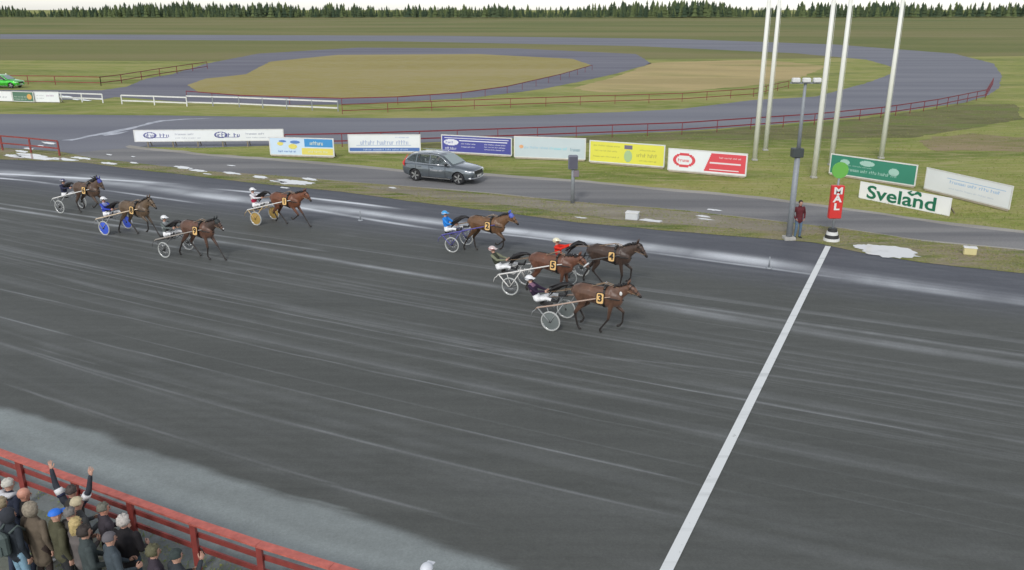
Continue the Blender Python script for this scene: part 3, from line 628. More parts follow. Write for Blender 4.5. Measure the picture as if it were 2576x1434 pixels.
# ------------------------------------------------------------------ grass tufts and far wood (uncountable)
def in_poly(x, y, poly):
    c = False; j = len(poly)-1
    for i in range(len(poly)):
        xi, yi = poly[i]; xj, yj = poly[j]
        if (yi > y) != (yj > y) and x < (xj-xi)*(y-yi)/(yj-yi)+xi: c = not c
        j = i
    return c
def tufts(name, poly, n, size, mats, seed, avoid=()):
    rr = random.Random(seed); W_ = [U(*p) for p in poly]; pl = [(p.x, p.y) for p in W_]; av = [[(U(*p).x, U(*p).y) for p in a] for a in avoid]
    xs = [p[0] for p in poly]; ys = [p[1] for p in poly]
    V = []; F = []; MI = []; k = 0; tries = 0
    while k < n and tries < n*30:
        tries += 1
        q = (rr.uniform(min(xs), max(xs)), rr.uniform(min(ys), max(ys)))
        p = U(*q)
        if any(((q[0]-a)/w)**2+((q[1]-b_-(q[0]-a)*.1)/h)**2 < 1 for a, b_, w, h in PUD): continue
        if noise.noise(Vector((p.x*.25, p.y*.25, seed))) + .6*noise.noise(Vector((p.x*.9, p.y*.9, seed))) < rr.uniform(-.5, .25): continue
        if not in_poly(p.x, p.y, pl) or any(in_poly(p.x, p.y, a) for a in av): continue
        k += 1; s = size*rr.uniform(.5, 1.3); mi = rr.randrange(len(mats))
        for _ in range(5):
            a = rr.uniform(0, 6.28); r = s*rr.uniform(0, .9); bx, by = p.x+r*math.cos(a), p.y+r*math.sin(a)
            h = s*rr.uniform(.6, 1.3); w = s*.16; la = rr.uniform(0, 6.28); lx, ly = math.cos(la)*h*.5, math.sin(la)*h*.5
            a2 = rr.uniform(0, 6.28); i = len(V)
            V += [(bx-w*math.cos(a2), by-w*math.sin(a2), 0.03), (bx+w*math.cos(a2), by+w*math.sin(a2), .03), (bx+lx, by+ly, h)]
            F.append((i, i+1, i+2)); MI.append(mi)
    o = raw(name, V, F, mats, kind='stuff'); o.data.polygons.foreach_set('material_index', MI); return o
MT = [mat('blade_green', (.21, .27, .07), .9, spec=.1), mat('blade_olive', (.30, .32, .10), .9, spec=.1), mat('blade_straw', (.34, .31, .15), .9, spec=.1)]
tufts('verge_grass_blades', strip[2:17]+strip[17:], 9000, .06, MT, 3)
tufts('bank_grass_blades', [(340, 372), (700, 370), (1100, 370), (1460, 350), (1717, 338), (2051, 315), (2400, 270), (2576, 240), (2700, 260), (2700, 600), (2386, 555), (2152, 522), (1918, 492), (1717, 474), (1460, 450), (1209, 432), (1016, 424), (859, 408), (668, 394), (501, 380)], 14000, .075, MT, 5)
tufts('near_grass_blades', [(0, 1180), (60, 1210), (360, 1320), (560, 1400), (700, 1450), (700, 1560), (-200, 1560), (-200, 1180)], 2200, .05, MT[:2], 8)
# far edge of the forest
rr = random.Random(4); V = []; F = []; MI = []
for i in range(3800):
    x = rr.uniform(-900, 900); y = 900+rr.uniform(0, 130)+abs(x)*.1; h = rr.uniform(6, 14)*(.95+.9*noise.noise(Vector((x*.012, y*.012, 1)))); w = h*rr.uniform(.20, .36); mi = rr.randrange(3)
    for j in range(4):
        z0 = h*(.08+.22*j); z1 = min(h, z0+h*.36); ww = w*(1-.22*j); b0 = len(V); ph = rr.uniform(0, 6.28)
        V += [(x+ww*math.cos(ph+k*1.257)*rr.uniform(.7, 1.2), y+ww*math.sin(ph+k*1.257), z0) for k in range(5)] + [(x+rr.uniform(-.2, .2), y, z1)]
        for k in range(5): F.append((b0+k, b0+(k+1) % 5, b0+5)); MI.append(mi)
o = raw('far_forest', V, F, [mat('spruce_a', (.05, .075, .045), .95, spec=.1), mat('spruce_b', (.07, .095, .05), .95, spec=.1), mat('birch', (.11, .14, .06), .95, spec=.1)], kind='stuff')
o.data.polygons.foreach_set('material_index', MI)

# ------------------------------------------------------------------ hands (five fingers) built once
def hand_geo(curl=.5, spread=.12):
    """right hand: wrist at origin, fingers along +Z, palm facing +Y, thumb towards -X"""
    bm = bmesh.new()
    ellipsoid(bm, (0, 0, .048), (.040, .015, .052), u=10, v=7)
    for k, (x, L) in enumerate(((-.028, .072), (-.009, .082), (.010, .076), (.028, .058))):
        a = (k-1.5)*spread; p = Vector((x, 0, .088)); pts = [p-Vector((0, 0, .02)), p]; ang = .15
        for s_ in (.45, .32, .23):
            p = p + Vector((math.sin(a)*math.cos(ang), math.sin(ang), math.cos(a)*math.cos(ang)))*L*s_; pts.append(p); ang += curl*.8
        tube(bm, pts, [.0095, .0095, .009, .008, .0055], 6)
    tube(bm, [(-.025, .002, .025), (-.052, .012, .055), (-.062, .020, .082), (-.060, .026, .104)], [.013, .011, .010, .006], 6)
    me = bpy.data.meshes.new('hand'); bm.to_mesh(me); bm.free(); return me
H_open = hand_geo(.15, .22); H_curl = hand_geo(1.3, .05)
M_skin = mat('skin', (.52, .30, .22), .55, var=.08, scale=20); M_skin2 = mat('skin_ruddy', (.56, .27, .19), .5, var=.08, scale=20)
for h_ in (H_open, H_curl): h_.materials.append(M_skin)
def put_hand(parent, wrist, direction, palm, curl=True, left=False, m=None):
    z = Vector(direction).normalized(); y = Vector(palm); y = (y - z*y.dot(z)).normalized(); x = y.cross(z)
    o = link('hand', H_curl if curl else H_open, parent)
    o.matrix_local = Matrix.Translation(wrist) @ Matrix((x, y, z)).transposed().to_4x4() @ Matrix.Diagonal((-1 if left else 1, 1, 1, 1)) @ Matrix.Scale(1.05, 4)
    if m: pass
    return o
def cloth(name, c, rough=.85): return mat('cloth_'+name, c, rough, var=.14, scale=9, bump=.35, spec=.2)
M_boot = mat('boot_black', (.02, .02, .022), .5); M_shoe_w = mat('shoe_white', (.65, .65, .63), .6)
M_eye = mat('eye_dark', (.02, .015, .012), .3)

def head_geo(root, hc, f, up, skin, s=1.):
    """face details fixed to the head: nose, ears, eyes, mouth; hc head centre, f forward, up"""
    f = Vector(f).normalized(); up = Vector(up); up = (up - f*up.dot(f)).normalized(); r = f.cross(up)
    Mx = Matrix((r, f, up)).transposed(); hc = Vector(hc)
    bm = bmesh.new()
    P = lambda x, y, z: hc + Mx @ Vector((x, y, z))*s
    ellipsoid(bm, P(0, .100, -.012), (.011*s, .014*s, .022*s), Mx, 8, 6)
    for k in (-1, 1): ellipsoid(bm, P(k*.078, .0, -.01), (.010*s, .020*s, .032*s), Mx, 8, 6)
    for k in (-1, 1): ellipsoid(bm, P(k*.031, .090, .018), (.012*s, .008*s, .007*s), Mx, 8, 5, 1)
    box(bm, P(0, .096, -.052), (.042*s, .008*s, .008*s), Mx, 2)
    return bobj('face', bm, [skin, M_eye, mat('lips', (.35, .12, .10), .6)], root)
def hair_mesh(root, hc, f, up, m, kind='short', name='hair'):
    f = Vector(f).normalized(); up = Vector(up); up = (up - f*up.dot(f)).normalized(); r = f.cross(up); Mx = Matrix((r, f, up)).transposed(); hc = Vector(hc)
    bm = bmesh.new(); k = {'short': (.092, .108, .112), 'full': (.108, .122, .125), 'long': (.108, .118, .124), 'cap': (.100, .118, .100), 'beanie': (.104, .118, .118), 'hood': (.135, .135, .150)}[kind]
    bmesh.ops.create_uvsphere(bm, u_segments=28, v_segments=20, radius=1)
    for v in bm.verts:
        c = v.co.copy(); n = noise.noise(c*3.1+hc*7)*.16+noise.noise(c*7+hc*3)*.20
        if kind in ('cap',): n = 0
        if kind in ('beanie', 'hood'): n *= .35
        q = Vector((c.x*k[0], c.y*k[1], c.z*k[2]))*(1+n)
        lim = {'short': -.02, 'full': -.05, 'long': -.2, 'cap': .02, 'beanie': -.005, 'hood': -.2}[kind]
        # open in front: face stays free
        if c.y > .25 and c.z < .45 and kind not in ('cap',): q.y = min(q.y, .045 if kind != 'hood' else .06)
        if q.z < lim: q.z = lim + (q.z-lim)*.15
        if kind == 'long' and c.z < -.1 and c.y < .3: q.z -= .12*(1-abs(c.x)*.3); q.x *= .95
        v.co = hc + Mx @ (q + Vector((0, -.012 if kind != 'hood' else -.035, .022 if kind != 'cap' else .03)))
    for fc in bm.faces: fc.smooth = True
    if kind == 'cap':
        for j in range(1): box(bm, hc + Mx @ Vector((0, .135, .045)), (.13, .09, .012), Mx @ Matrix.Rotation(-.15, 3, 'X'), bevel=.004)
    return bobj(name, bm, m, root)
def helmet(root, hc, f, up, m, band, visor):
    f = Vector(f).normalized(); up = Vector(up); up = (up - f*up.dot(f)).normalized(); r = f.cross(up); Mx = Matrix((r, f, up)).transposed(); hc = Vector(hc)
    bm = bmesh.new(); bmesh.ops.create_uvsphere(bm, u_segments=22, v_segments=14, radius=1)
    for v in bm.verts:
        c = v.co.copy(); q = Vector((c.x*.128, c.y*.150, c.z*.130)); lo = -.045 if c.y < .2 else .025
        if q.z < lo: q.z = lo
        v.co = hc + Mx @ (q + Vector((0, -.005, .022)))
    for fc in bm.faces: fc.smooth = True
    h = bobj('helmet', bm, m, root)
    bm = bmesh.new(); box(bm, hc + Mx @ Vector((0, .150, .052)), (.16, .09, .014), Mx @ Matrix.Rotation(-.2, 3, 'X'), bevel=.005); bobj('peak', bm, m, h)
    bm = bmesh.new(); tube(bm, [hc + Mx @ Vector((.130*math.cos(a), .151*math.sin(a)-.005, .048)) for a in [k*math.pi/10 for k in range(20)]], .011, 6, closed=True); bobj('stripe', bm, band, h)
    bm = bmesh.new(); tube(bm, [hc + Mx @ Vector((.098*math.sin(a), .104*math.cos(a), .012)) for a in [-1.1+k*.22 for k in range(11)]], .020, 6); bobj('goggles', bm, visor, h)
    return h

# ------------------------------------------------------------------ horses
SIDE = Vector((0, 1, 0))
def horse_mat(name, c):
    m, nt, b = nodes('coat_'+name); a = nt.nodes.new('ShaderNodeAttribute'); a.attribute_name = 'points'
    tc = nt.nodes.new('ShaderNodeTexCoord'); n = add_noise(nt, 4, 5, vec=tc.outputs['Object'], sc=(1, 1, .6), w=0)
    c = tuple(v*k_ for v, k_ in zip(c, (.80, .86, .92)))
    cc = mixc(nt, 1.0, c, ramp(nt, n, [(.3, (.62,)*3), (.7, (1.4,)*3)]), 'MULTIPLY')
    cc = mixc(nt, a.outputs['Fac'], cc, (.018, .014, .012)); nt.links.new(cc, b.inputs['Base Color'])
    b.inputs['Roughness'].default_value = .42; b.inputs['Specular IOR Level'].default_value = .45
    b.inputs['Sheen Weight'].default_value = .15
    return m
def legs_fore(x, y, mode):
    s = {'reach': [(.36, .98), (.72, .74), (1.02, .46), (1.10, .36), (1.17, .33)], 'land': [(.38, .98), (.66, .62), (.92, .22), (1.01, .10), (1.08, .05)],
         'fold': [(.30, .95), (.58, .62), (.33, .42), (.22, .36), (.16, .42)], 'high': [(.34, .98), (.64, .76), (.62, .42), (.55, .30), (.47, .27)],
         'stand': [(.30, .96), (.36, .54), (.30, .18), (.34, .09), (.39, .04)], 'back': [(.28, .94), (.22, .52), (.02, .24), (-.06, .12), (-.02, .05)]}[mode]
    P = [Vector((a+x, y*(1-.06*i), z)) for i, (a, z) in enumerate(s)]
    return [seg(P[0]+Vector((.02, 0, .22)), P[0], (.085, .13), (.075, .095)), seg(P[0], P[1], (.07, .082), (.043, .048), 0, 0, .5), seg(P[1], P[1], (.043, .050), (.043, .050), 0, .8) if 0 else seg(P[1], P[1].lerp(P[2], .15), (.044, .050), (.038, .042), 0, .8, 1),
            seg(P[1], P[2], (.036, .040), (.029, .034), 0, .9, 1), seg(P[2], P[3], (.036, .040), (.032, .036), 0, 1), seg(P[3], P[4], (.040, .042), (.050, .050), 0, 1)]
def legs_hind(x, y, mode):
    s = {'push': [(-.72, .98), (-1.02, .64), (-1.22, .28), (-1.27, .16), (-1.24, .07)], 'fwd': [(-.62, .92), (-.80, .58), (-.50, .26), (-.40, .14), (-.33, .06)],
         'stand': [(-.68, .94), (-.92, .58), (-.84, .20), (-.80, .10), (-.74, .04)], 'lift': [(-.60, .92), (-.88, .66), (-.70, .36), (-.74, .25), (-.80, .20)],
         'off': [(-.74, 1.0), (-1.05, .72), (-1.30, .46), (-1.40, .38), (-1.46, .30)]}[mode]
    P = [Vector((a+x, y*(1-.05*i), z)) for i, (a, z) in enumerate(s)]
    return [seg((-.78+x, y*.85, 1.24), P[0], (.15, .22), (.09, .13)), seg(P[0], P[1], (.085, .12), (.048, .060), 0, 0, .55), seg(P[1], P[1].lerp(P[2], .2), (.050, .062), (.038, .044), 0, .8, 1),
            seg(P[1], P[2], (.038, .044), (.032, .036), 0, .9, 1), seg(P[2], P[3], (.038, .042), (.033, .036), 0, 1), seg(P[3], P[4], (.040, .042), (.052, .052), 0, 1)]
M_mane = mat('mane_black', (.012, .010, .010), .5, var=.3, scale=12)
M_leather = mat('leather_black', (.02, .018, .016), .45); M_buckle = mat('buckle', (.6, .6, .6), .25, .9)
M_cloth_or = mat('number_cloth_orange', (.82, .52, .20), .6, var=.05); M_cloth_bk = mat('number_black', (.015, .015, .015), .6)
def horse(n, ox, oy, hd, coat, poll, nose, fore, hind, label, mane='flat', tail=0, hood=None, noseband=None, dark=0, blaze=False):
    root = empty('trotting_horse', (ox, oy, 0), R(hd), label=label, cat='horse', group='horses trotting to the finish')
    poll = Vector((poll[0], 0, poll[1])); nose = Vector((nose[0], 0, nose[1]))
    hv = (nose-poll).normalized()
    jaw = poll + hv*.20 + Vector((-.06, 0, -.085)); base = Vector((.30, 0, 1.32))
    th = poll + Vector((-.03, 0, -.10))
    S_ = [seg((-.98, 0, 1.30), (-.78, 0, 1.31), (.15, .17), (.26, .27)), seg((-.80, 0, 1.31), (-.45, 0, 1.30), (.27, .28), (.26, .28)), seg((-.5, 0, 1.28), (-.05, 0, 1.23), (.265, .28), (.27, .33)),
          seg((-.08, 0, 1.23), (.24, 0, 1.22), (.27, .33), (.245, .35)), seg((.2, 0, 1.22), (.46, 0, 1.20), (.24, .34), (.19, .27)), seg((-.02, 0, 1.42), (.24, 0, 1.46), (.12, .14), (.09, .13)),
          seg(base, base.lerp(th, .5), (.16, .33), (.11, .22), 0, 0, dark), seg(base.lerp(th, .45), th, (.11, .225), (.085, .145), 0, dark, dark),
          seg(poll + hv*.02, poll+hv*.22, (.085, .10), (.092, .115), 0, dark*.8), seg(jaw, poll+hv*.12, (.085, .075), (.08, .08), 0, dark*.8), seg(poll+hv*.2, nose-hv*.06, (.085, .105), (.052, .062), 0, dark*.5, .35), seg(nose-hv*.07, nose, (.055, .062), (.050, .055), 0, .7, 1)]
    for k, (f, y) in enumerate(zip(fore, (-.13, .13))): S_ += legs_fore(0, y, f)
    for k, (f, y) in enumerate(zip(hind, (-.14, .14))): S_ += legs_hind(0, y, f)
    me = fuse(S_, .021, SIDE, 3); nv_ = len(me.vertices); co = np.empty(nv_*3); me.vertices.foreach_get('co', co)
    _, dk = nearest(co.reshape(-1, 3), S_, SIDE); a = me.attributes.new('points', 'FLOAT', 'POINT'); a.data.foreach_set('value', dk)
    me.materials.clear(); me.materials.append(horse_mat(n, coat)); me.polygons.foreach_set('use_smooth', [True]*len(me.polygons)); me.name = 'body'; body = link('body', me, root)
    u = Vector((-hv.z, 0, hv.x)); u = u if u.z > 0 else -u         # out of the forehead
    hm = mat('coat_ear_'+n, tuple(c*.8 for c in coat), .5)
    for s in (-1, 1):
        bm = bmesh.new(); e0 = poll + Vector((-.01, s*.055, .06)); tube(bm, [e0, e0+Vector((.01, s*.02, .07)), e0+Vector((.035, s*.012, .15))], [.028, .032, .006], 7); bobj('ear', bm, hood or hm, root)
        bm = bmesh.new(); ellipsoid(bm, poll+hv*.20+u*.045+Vector((0, s*.082, 0)), (.022, .014, .018), u=8, v=6); bobj('eye', bm, M_eye, root)
    # mane
    bm = bmesh.new(); rr = random.Random(sum(map(ord, n)))
    for k in range(26):
        t = k/25; p = Vector((.22, 0, 1.56)).lerp(poll+Vector((-.02, 0, .06)), t) + Vector((0, 0, .05*math.sin(t*3.1)))
        L = rr.uniform(.10, .17) if mane == 'flat' else rr.uniform(.16, .30)
        dv = Vector((-.35, rr.choice((-1, 1))*.5 if mane == 'flat' else rr.uniform(-.3, .3), -.35 if mane == 'flat' else rr.uniform(.0, .5))).normalized()
        tube(bm, [p-Vector((0, 0, .05)), p+dv*L*.5+Vector((0, 0, .03)), p+dv*L], [.034, .028, .006], 6)
    tube(bm, [poll+Vector((-.03, 0, .08)), poll+hv*.10+u*.11, poll+hv*.2+u*.10], [.03, .03, .008], 6)
    bobj('mane', bm, M_mane, root)
    # tail
    bm = bmesh.new(); t0 = Vector((-1.06, 0, 1.44))
    for k in range(16):
        a = rr.uniform(-.10, .10); b_ = rr.uniform(-.05, .07)
        tube(bm, [t0, t0+Vector((-.16, a*.3, .05+tail*.6)), t0+Vector((-.40, a, -.02+tail+b_)), t0+Vector((-.62-rr.random()*.1, a*1.6, -.20+tail*.8+b_*2)), t0+Vector((-.78-rr.random()*.12, a*2, -.36+tail*.6+b_*3))], [.035, .045, .042, .03, .008], 6)
    bobj('tail', bm, M_mane, root)
    # harness: bands around barrel and chest
    def band(cx, cz, ry, rz, w, nm, tilt=0, m=M_leather):
        bm = bmesh.new(); N = 28; A_ = []
        for k in range(N):
            a = 2*math.pi*k/N; y, z = ry*math.cos(a), rz*math.sin(a)
            A_.append([bm.verts.new((cx+d_+tilt*z, y*s_, cz+z*s_)) for d_, s_ in ((-w/2, 1), (w/2, 1), (w/2, 1.03), (-w/2, 1.03))])
        for k in range(N):
            q = A_[k]; r_ = A_[(k+1) % N]
            for j in range(4): bm.faces.new((q[j], q[(j+1) % 4], r_[(j+1) % 4], r_[j]))
        return bobj(nm, bm, m, root)
    band(.08, 1.235, .275, .352, .07, 'girth'); sad = band(.06, 1.235, .284, .362, .13, 'saddle_pad') if 0 else None
    bm = bmesh.new(); tube(bm, [(.08, -.20, 1.53), (.08, -.08, 1.60), (.08, .08, 1.60), (.08, .20, 1.53)], [.035, .045, .045, .035], 8); bobj('saddle_pad', bm, M_leather, root)
    bm = bmesh.new(); tube(bm, [(.02, -.05, 1.64), (.06, -.05, 1.72), (.10, -.05, 1.64)], .012, 6); tube(bm, [(.02, .05, 1.64), (.06, .05, 1.72), (.10, .05, 1.64)], .012, 6); tube(bm, [(.05, -.07, 1.62), (.05, .07, 1.62)], .014, 6); bobj('terret', bm, M_buckle, root)
    bm = bmesh.new(); tube(bm, [(.10, -.285, 1.30), (.35, -.245, 1.26), (.56, -.14, 1.22), (.66, 0, 1.20), (.56, .14, 1.22), (.35, .245, 1.26), (.10, .285, 1.30)], .020, 6); bobj('breast_strap', bm, M_leather, root)
    bm = bmesh.new(); tube(bm, [(.05, 0, 1.60), (-.3, 0, 1.585), (-.7, 0, 1.60), (-1.0, 0, 1.50)], .014, 6); bobj('back_strap', bm, M_leather, root)
    # bridle
    bm = bmesh.new()
    def loop(c, ax, ry, rz, r=.010):
        w_ = Vector((-ax.z, 0, ax.x)); tube(bm, [c + SIDE*ry*math.cos(a) + w_*rz*math.sin(a) for a in [k*math.pi/8 for k in range(16)]], r, 5, closed=True)
    loop(poll+hv*.08, hv, .098, .125); loop(poll+hv*.33, hv, .080, .098)
    for s in (-1, 1): tube(bm, [poll+hv*.06+SIDE*s*.095, poll+hv*.33+SIDE*s*.08, nose-hv*.08+SIDE*s*.065-u*.02], .009, 5)
    bobj('bridle', bm, M_leather, root)
    if noseband:
        bm = bmesh.new(); loop(poll+hv*.36, hv, .088, .108, .030); bobj('noseband', bm, noseband, root)
    if hood:
        bm = bmesh.new(); c = poll+hv*.09; w_ = u
        bmesh.ops.create_uvsphere(bm, u_segments=16, v_segments=10, radius=1, matrix=Matrix.Translation(c+u*.02) @ Matrix((hv, SIDE, u)).transposed().to_4x4() @ Matrix.Diagonal((.15, .108, .112, 1)))
        for f_ in bm.faces: f_.smooth = True
        bobj('ear_hood', bm, hood, root)
    if blaze:
        bm = bmesh.new(); ellipsoid(bm, nose-hv*.02+u*.045, (.03, .035, .03), u=8, v=6); bobj('white_nose', bm, M_white, root)
    # number cloths, both flanks
    for s in (-1, 1):
        bm = bmesh.new(); w, h = .28, .40
        def plate(bm, w, h, r, y0, y1, mi):
            pts = []
            for cx_, cz_, a0_ in ((w/2-r, h/2-r, 0), (-w/2+r, h/2-r, 90), (-w/2+r, -h/2+r, 180), (w/2-r, -h/2+r, 270)):
                pts += [(cx_+r*math.cos(R(a0_+q)), cz_+r*math.sin(R(a0_+q))) for q in (0, 45, 90)]
            prism(bm, [Vector((x, 0, z)) for x, z in pts], (0, y0, 0), (0, y1, 0), mi)
        plate(bm, .275, .39, .06, 0, s*.012, 0); o = bobj('number_cloth', bm, M_cloth_bk, root)
        o.location = (.0, s*.345, 1.27); o.rotation_euler.x = s*R(5)
        bm = bmesh.new(); plate(bm, .225, .34, .05, s*.0125, s*.018, 0); bobj('cloth_face', bm, M_cloth_or, o)
        me = text_mesh(n, .32, .002, .012); me.materials.append(M_cloth_bk); d_ = link('digit', me, o)
        d_.location = (0, s*.0215, 0); d_.rotation_euler = (math.pi/2, 0, 0 if s < 0 else math.pi)
    return root, poll+hv*.36, nose-hv*.09

# ------------------------------------------------------------------ sulkies
def sulky(n, ox, oy, hd, label, shaft_m, frame_m, disc=None, tyre_m=None, spokes=True, HX=-1.56):
    root = empty('racing_sulky', (ox + HX*math.cos(R(hd)), oy + HX*math.sin(R(hd)), 0), R(hd), label=label, cat='sulky', group='two-wheeled racing sulkies')
    D = Vector((-HX, 0, 0)); V_ = lambda x, y, z: Vector((x, y, z))+D
    tyre_m = tyre_m or mat('tyre_grey', (.45, .46, .44), .7)
    for s in (-1, 1):
        w = empty('wheel'); w.parent = root; w.location = V_(HX, s*.66, .34)
        c = [(.318*math.cos(a), 0, .318*math.sin(a)) for a in [k*math.pi/20 for k in range(40)]]
        bm = bmesh.new(); tube(bm, c, .024, 8, closed=True); bobj('tyre', bm, tyre_m, w)
        bm = bmesh.new(); tube(bm, [tuple(v*.915 for v in q) for q in c], .014, 6, closed=True); bobj('rim', bm, M_buckle, w)
        bm = bmesh.new(); bmesh.ops.create_cone(bm, cap_ends=True, segments=14, radius1=.035, radius2=.035, depth=.10, matrix=Matrix.Rotation(math.pi/2, 4, 'X')); bobj('hub', bm, M_leather, w)
        if disc:
            bm = bmesh.new()
            for q in (-1, 1): bmesh.ops.create_cone(bm, cap_ends=False, segments=40, radius1=.292, radius2=.03, depth=.03, matrix=Matrix.Translation((0, q*.018, 0)) @ Matrix.Rotation(-q*math.pi/2, 4, 'X'))
            bobj('disc_cover', bm, disc, w, smooth=True)
        elif spokes:
            bm = bmesh.new()
            for k in range(18):
                a = k*math.pi/9; tube(bm, [(0, .02*(-1)**k, 0), (.29*math.cos(a), 0, .29*math.sin(a))], .0045, 4)
            bobj('spokes', bm, M_buckle, w, kind='stuff')
        # shaft from behind the seat up to the saddle
        bm = bmesh.new(); tube(bm, [V_(-2.12, s*.60, .66), V_(-2.05, s*.60, .72), V_(-1.45, s*.56, .88), V_(-.75, s*.42, 1.07), V_(-.1, s*.308, 1.24), V_(.32, s*.29, 1.34)], [.022, .026, .028, .026, .022, .015], 8)
        bobj('shaft', bm, shaft_m, root)
        bm = bmesh.new(); tube(bm, [V_(-2.05, s*.60, .71), V_(HX-.02, s*.74, .35)], [.024, .018], 8); bobj('stay', bm, frame_m, root)
        bm = bmesh.new(); tube(bm, [V_(-1.18, s*.53, .95), V_(HX+.02, s*.74, .35)], [.016, .016], 8); bobj('stay', bm, frame_m, root)
        bm = bmesh.new(); tube(bm, [V_(-1.75, s*.55, .78), V_(HX, s*.58, .34)], .014, 6); bobj('inner_stay', bm, frame_m, root)
        bm = bmesh.new(); tube(bm, [V_(-2.10, s*.60, .66), V_(-2.22, s*.62, .56), V_(-2.27, s*.62, .40)], .012, 6); bobj('rear_guard', bm, frame_m, root)
        bm = bmesh.new(); tube(bm, [V_(-1.12, s*.52, .97), V_(-1.12, s*.42, .90), V_(-1.12, s*.34, .92), V_(-1.12, s*.34, 1.0)], .013, 6); bobj('stirrup', bm, frame_m, root)
    bm = bmesh.new(); tube(bm, [V_(-2.08, -.60, .70), V_(-2.10, -.25, .62), V_(-2.10, .25, .62), V_(-2.08, .60, .70)], .022, 8); bobj('crossbar', bm, frame_m, root)
    bm = bmesh.new(); tube(bm, [V_(-1.62, -.56, .83), V_(-1.66, -.2, .66), V_(-1.66, .2, .66), V_(-1.62, .56, .83)], .016, 8); bobj('front_bar', bm, frame_m, root)
    bm = bmesh.new(); box(bm, V_(-1.98, 0, .665), (.34, .30, .06), bevel=.02); box(bm, V_(-2.16, 0, .71), (.05, .30, .10), bevel=.015); bobj('seat', bm, M_leather, root)
    for s in (-1, 1):
        bm = bmesh.new(); tube(bm, [V_(-2.12, s*.12, .63), V_(-1.64, s*.12, .66)], .012, 6); bobj('seat_rail', bm, frame_m, root)
    return root

# ------------------------------------------------------------------ sulky drivers
def driver(n, ox, oy, hd, label, head, hip, hand, jersey, trousers, helm, band, rein_to, look=(1, 0, 0), sleeve=None, visor=None, accent=None):
    c, s_ = math.cos(R(hd)), math.sin(R(hd)); hipx, hipz = -2.0+(hip[0]+2.0)*.6, .80
    root = empty('person', (ox+hipx*c, oy+hipx*s_, 0), R(hd), label=label, cat='person', group='sulky drivers')
    D = Vector((-hipx, 0, 0)); T = lambda p: Vector(p)+D
    pel = Vector((hipx, 0, hipz)); hc = Vector((head[0], 0, head[1])); d = (hc-pel); L = d.length; d.normalize()
    if L > .80: hc = pel + d*.80
    if L < .70: hc = pel + d*.70
    neck = hc - d*.13 + Vector((-.01, 0, 0)); ch = pel.lerp(neck, .62); hand = Vector((hand[0], 0, hand[1]))
    mats = [jersey, trousers, M_skin, M_boot, M_leather, sleeve or jersey, accent or jersey]
    G_ = [seg(T(pel), T(pel.lerp(neck, .3)), (.155, .125), (.145, .11), 1), seg(T(pel.lerp(neck, .25)), T(ch), (.145, .11), (.185, .125), 0), seg(T(ch), T(neck-d*.08), (.19, .12), (.14, .09), 6 if accent else 0),
          seg(T(neck-d*.05), T(neck+d*.05), .055, .052, 2), seg(T(hc-d*.045), T(hc+d*.03), (.072, .088), (.078, .092), 2)]
    wr = {}
    for s in (-1, 1):
        kn = Vector((hipx+.44, s*.24, hipz+.14)); an = Vector((-1.20, s*.40, .93)); an = kn + (an-kn).normalized()*.44 if (an-kn).length > .44 else an
        G_ += [seg(T(pel+Vector((.02, s*.09, .0))), T(kn), (.095, .09), (.062, .062), 1), seg(T(kn), T(kn.lerp(an, .55)), (.062, .062), (.050, .052), 1), seg(T(kn.lerp(an, .5)), T(an), (.054, .056), (.045, .045), 3), seg(T(an), T(an+Vector((.06, s*.01, .15))), (.045, .045), (.036, .028), 3)]
        sh = neck - d*.07 + Vector((0, s*.17, 0)); w = hand + Vector((0, s*.09, 0))
        reach = w-sh; mx = .54
        if reach.length > mx: w = sh + reach.normalized()*mx
        el = (sh+w)/2 + Vector((-.02, s*.09, -.07-.25*max(0, (mx-(w-sh).length))))
        wr[s] = w
        G_ += [seg(T(sh), T(el), .062, .050, 5), seg(T(el), T(w), .049, .034, 5)]
    o = fuse_mats('body', G_, .020, SIDE, mats, root, 2)
    look = Vector(look).normalized(); up = Vector((0, 0, 1))*.8 + d*.2
    head_geo(root, T(hc), look, up, M_skin); helmet(root, T(hc), look, up, helm, band, visor or M_leather)
    for s in (-1, 1):
        put_hand(root, T(wr[s]), Vector((1, -s*.15, .05)), (0, -s, -.3), True, left=(s > 0))
        bm = bmesh.new(); e = Vector(rein_to)+Vector((0, s*.07, 0)); m_ = Vector((.06, s*.06, 1.70)); w = wr[s]+Vector((.08, 0, 0))
        pts = [w] + [w.lerp(m_, t) + Vector((0, 0, -.05*math.sin(t*math.pi))) for t in (.25, .5, .75)] + [m_, m_.lerp(e, .5), e]
        tube(bm, [T(p) for p in pts], .011, 5); bobj('rein', bm, mat('rein_tan', (.30, .20, .12), .6), root)
    return root

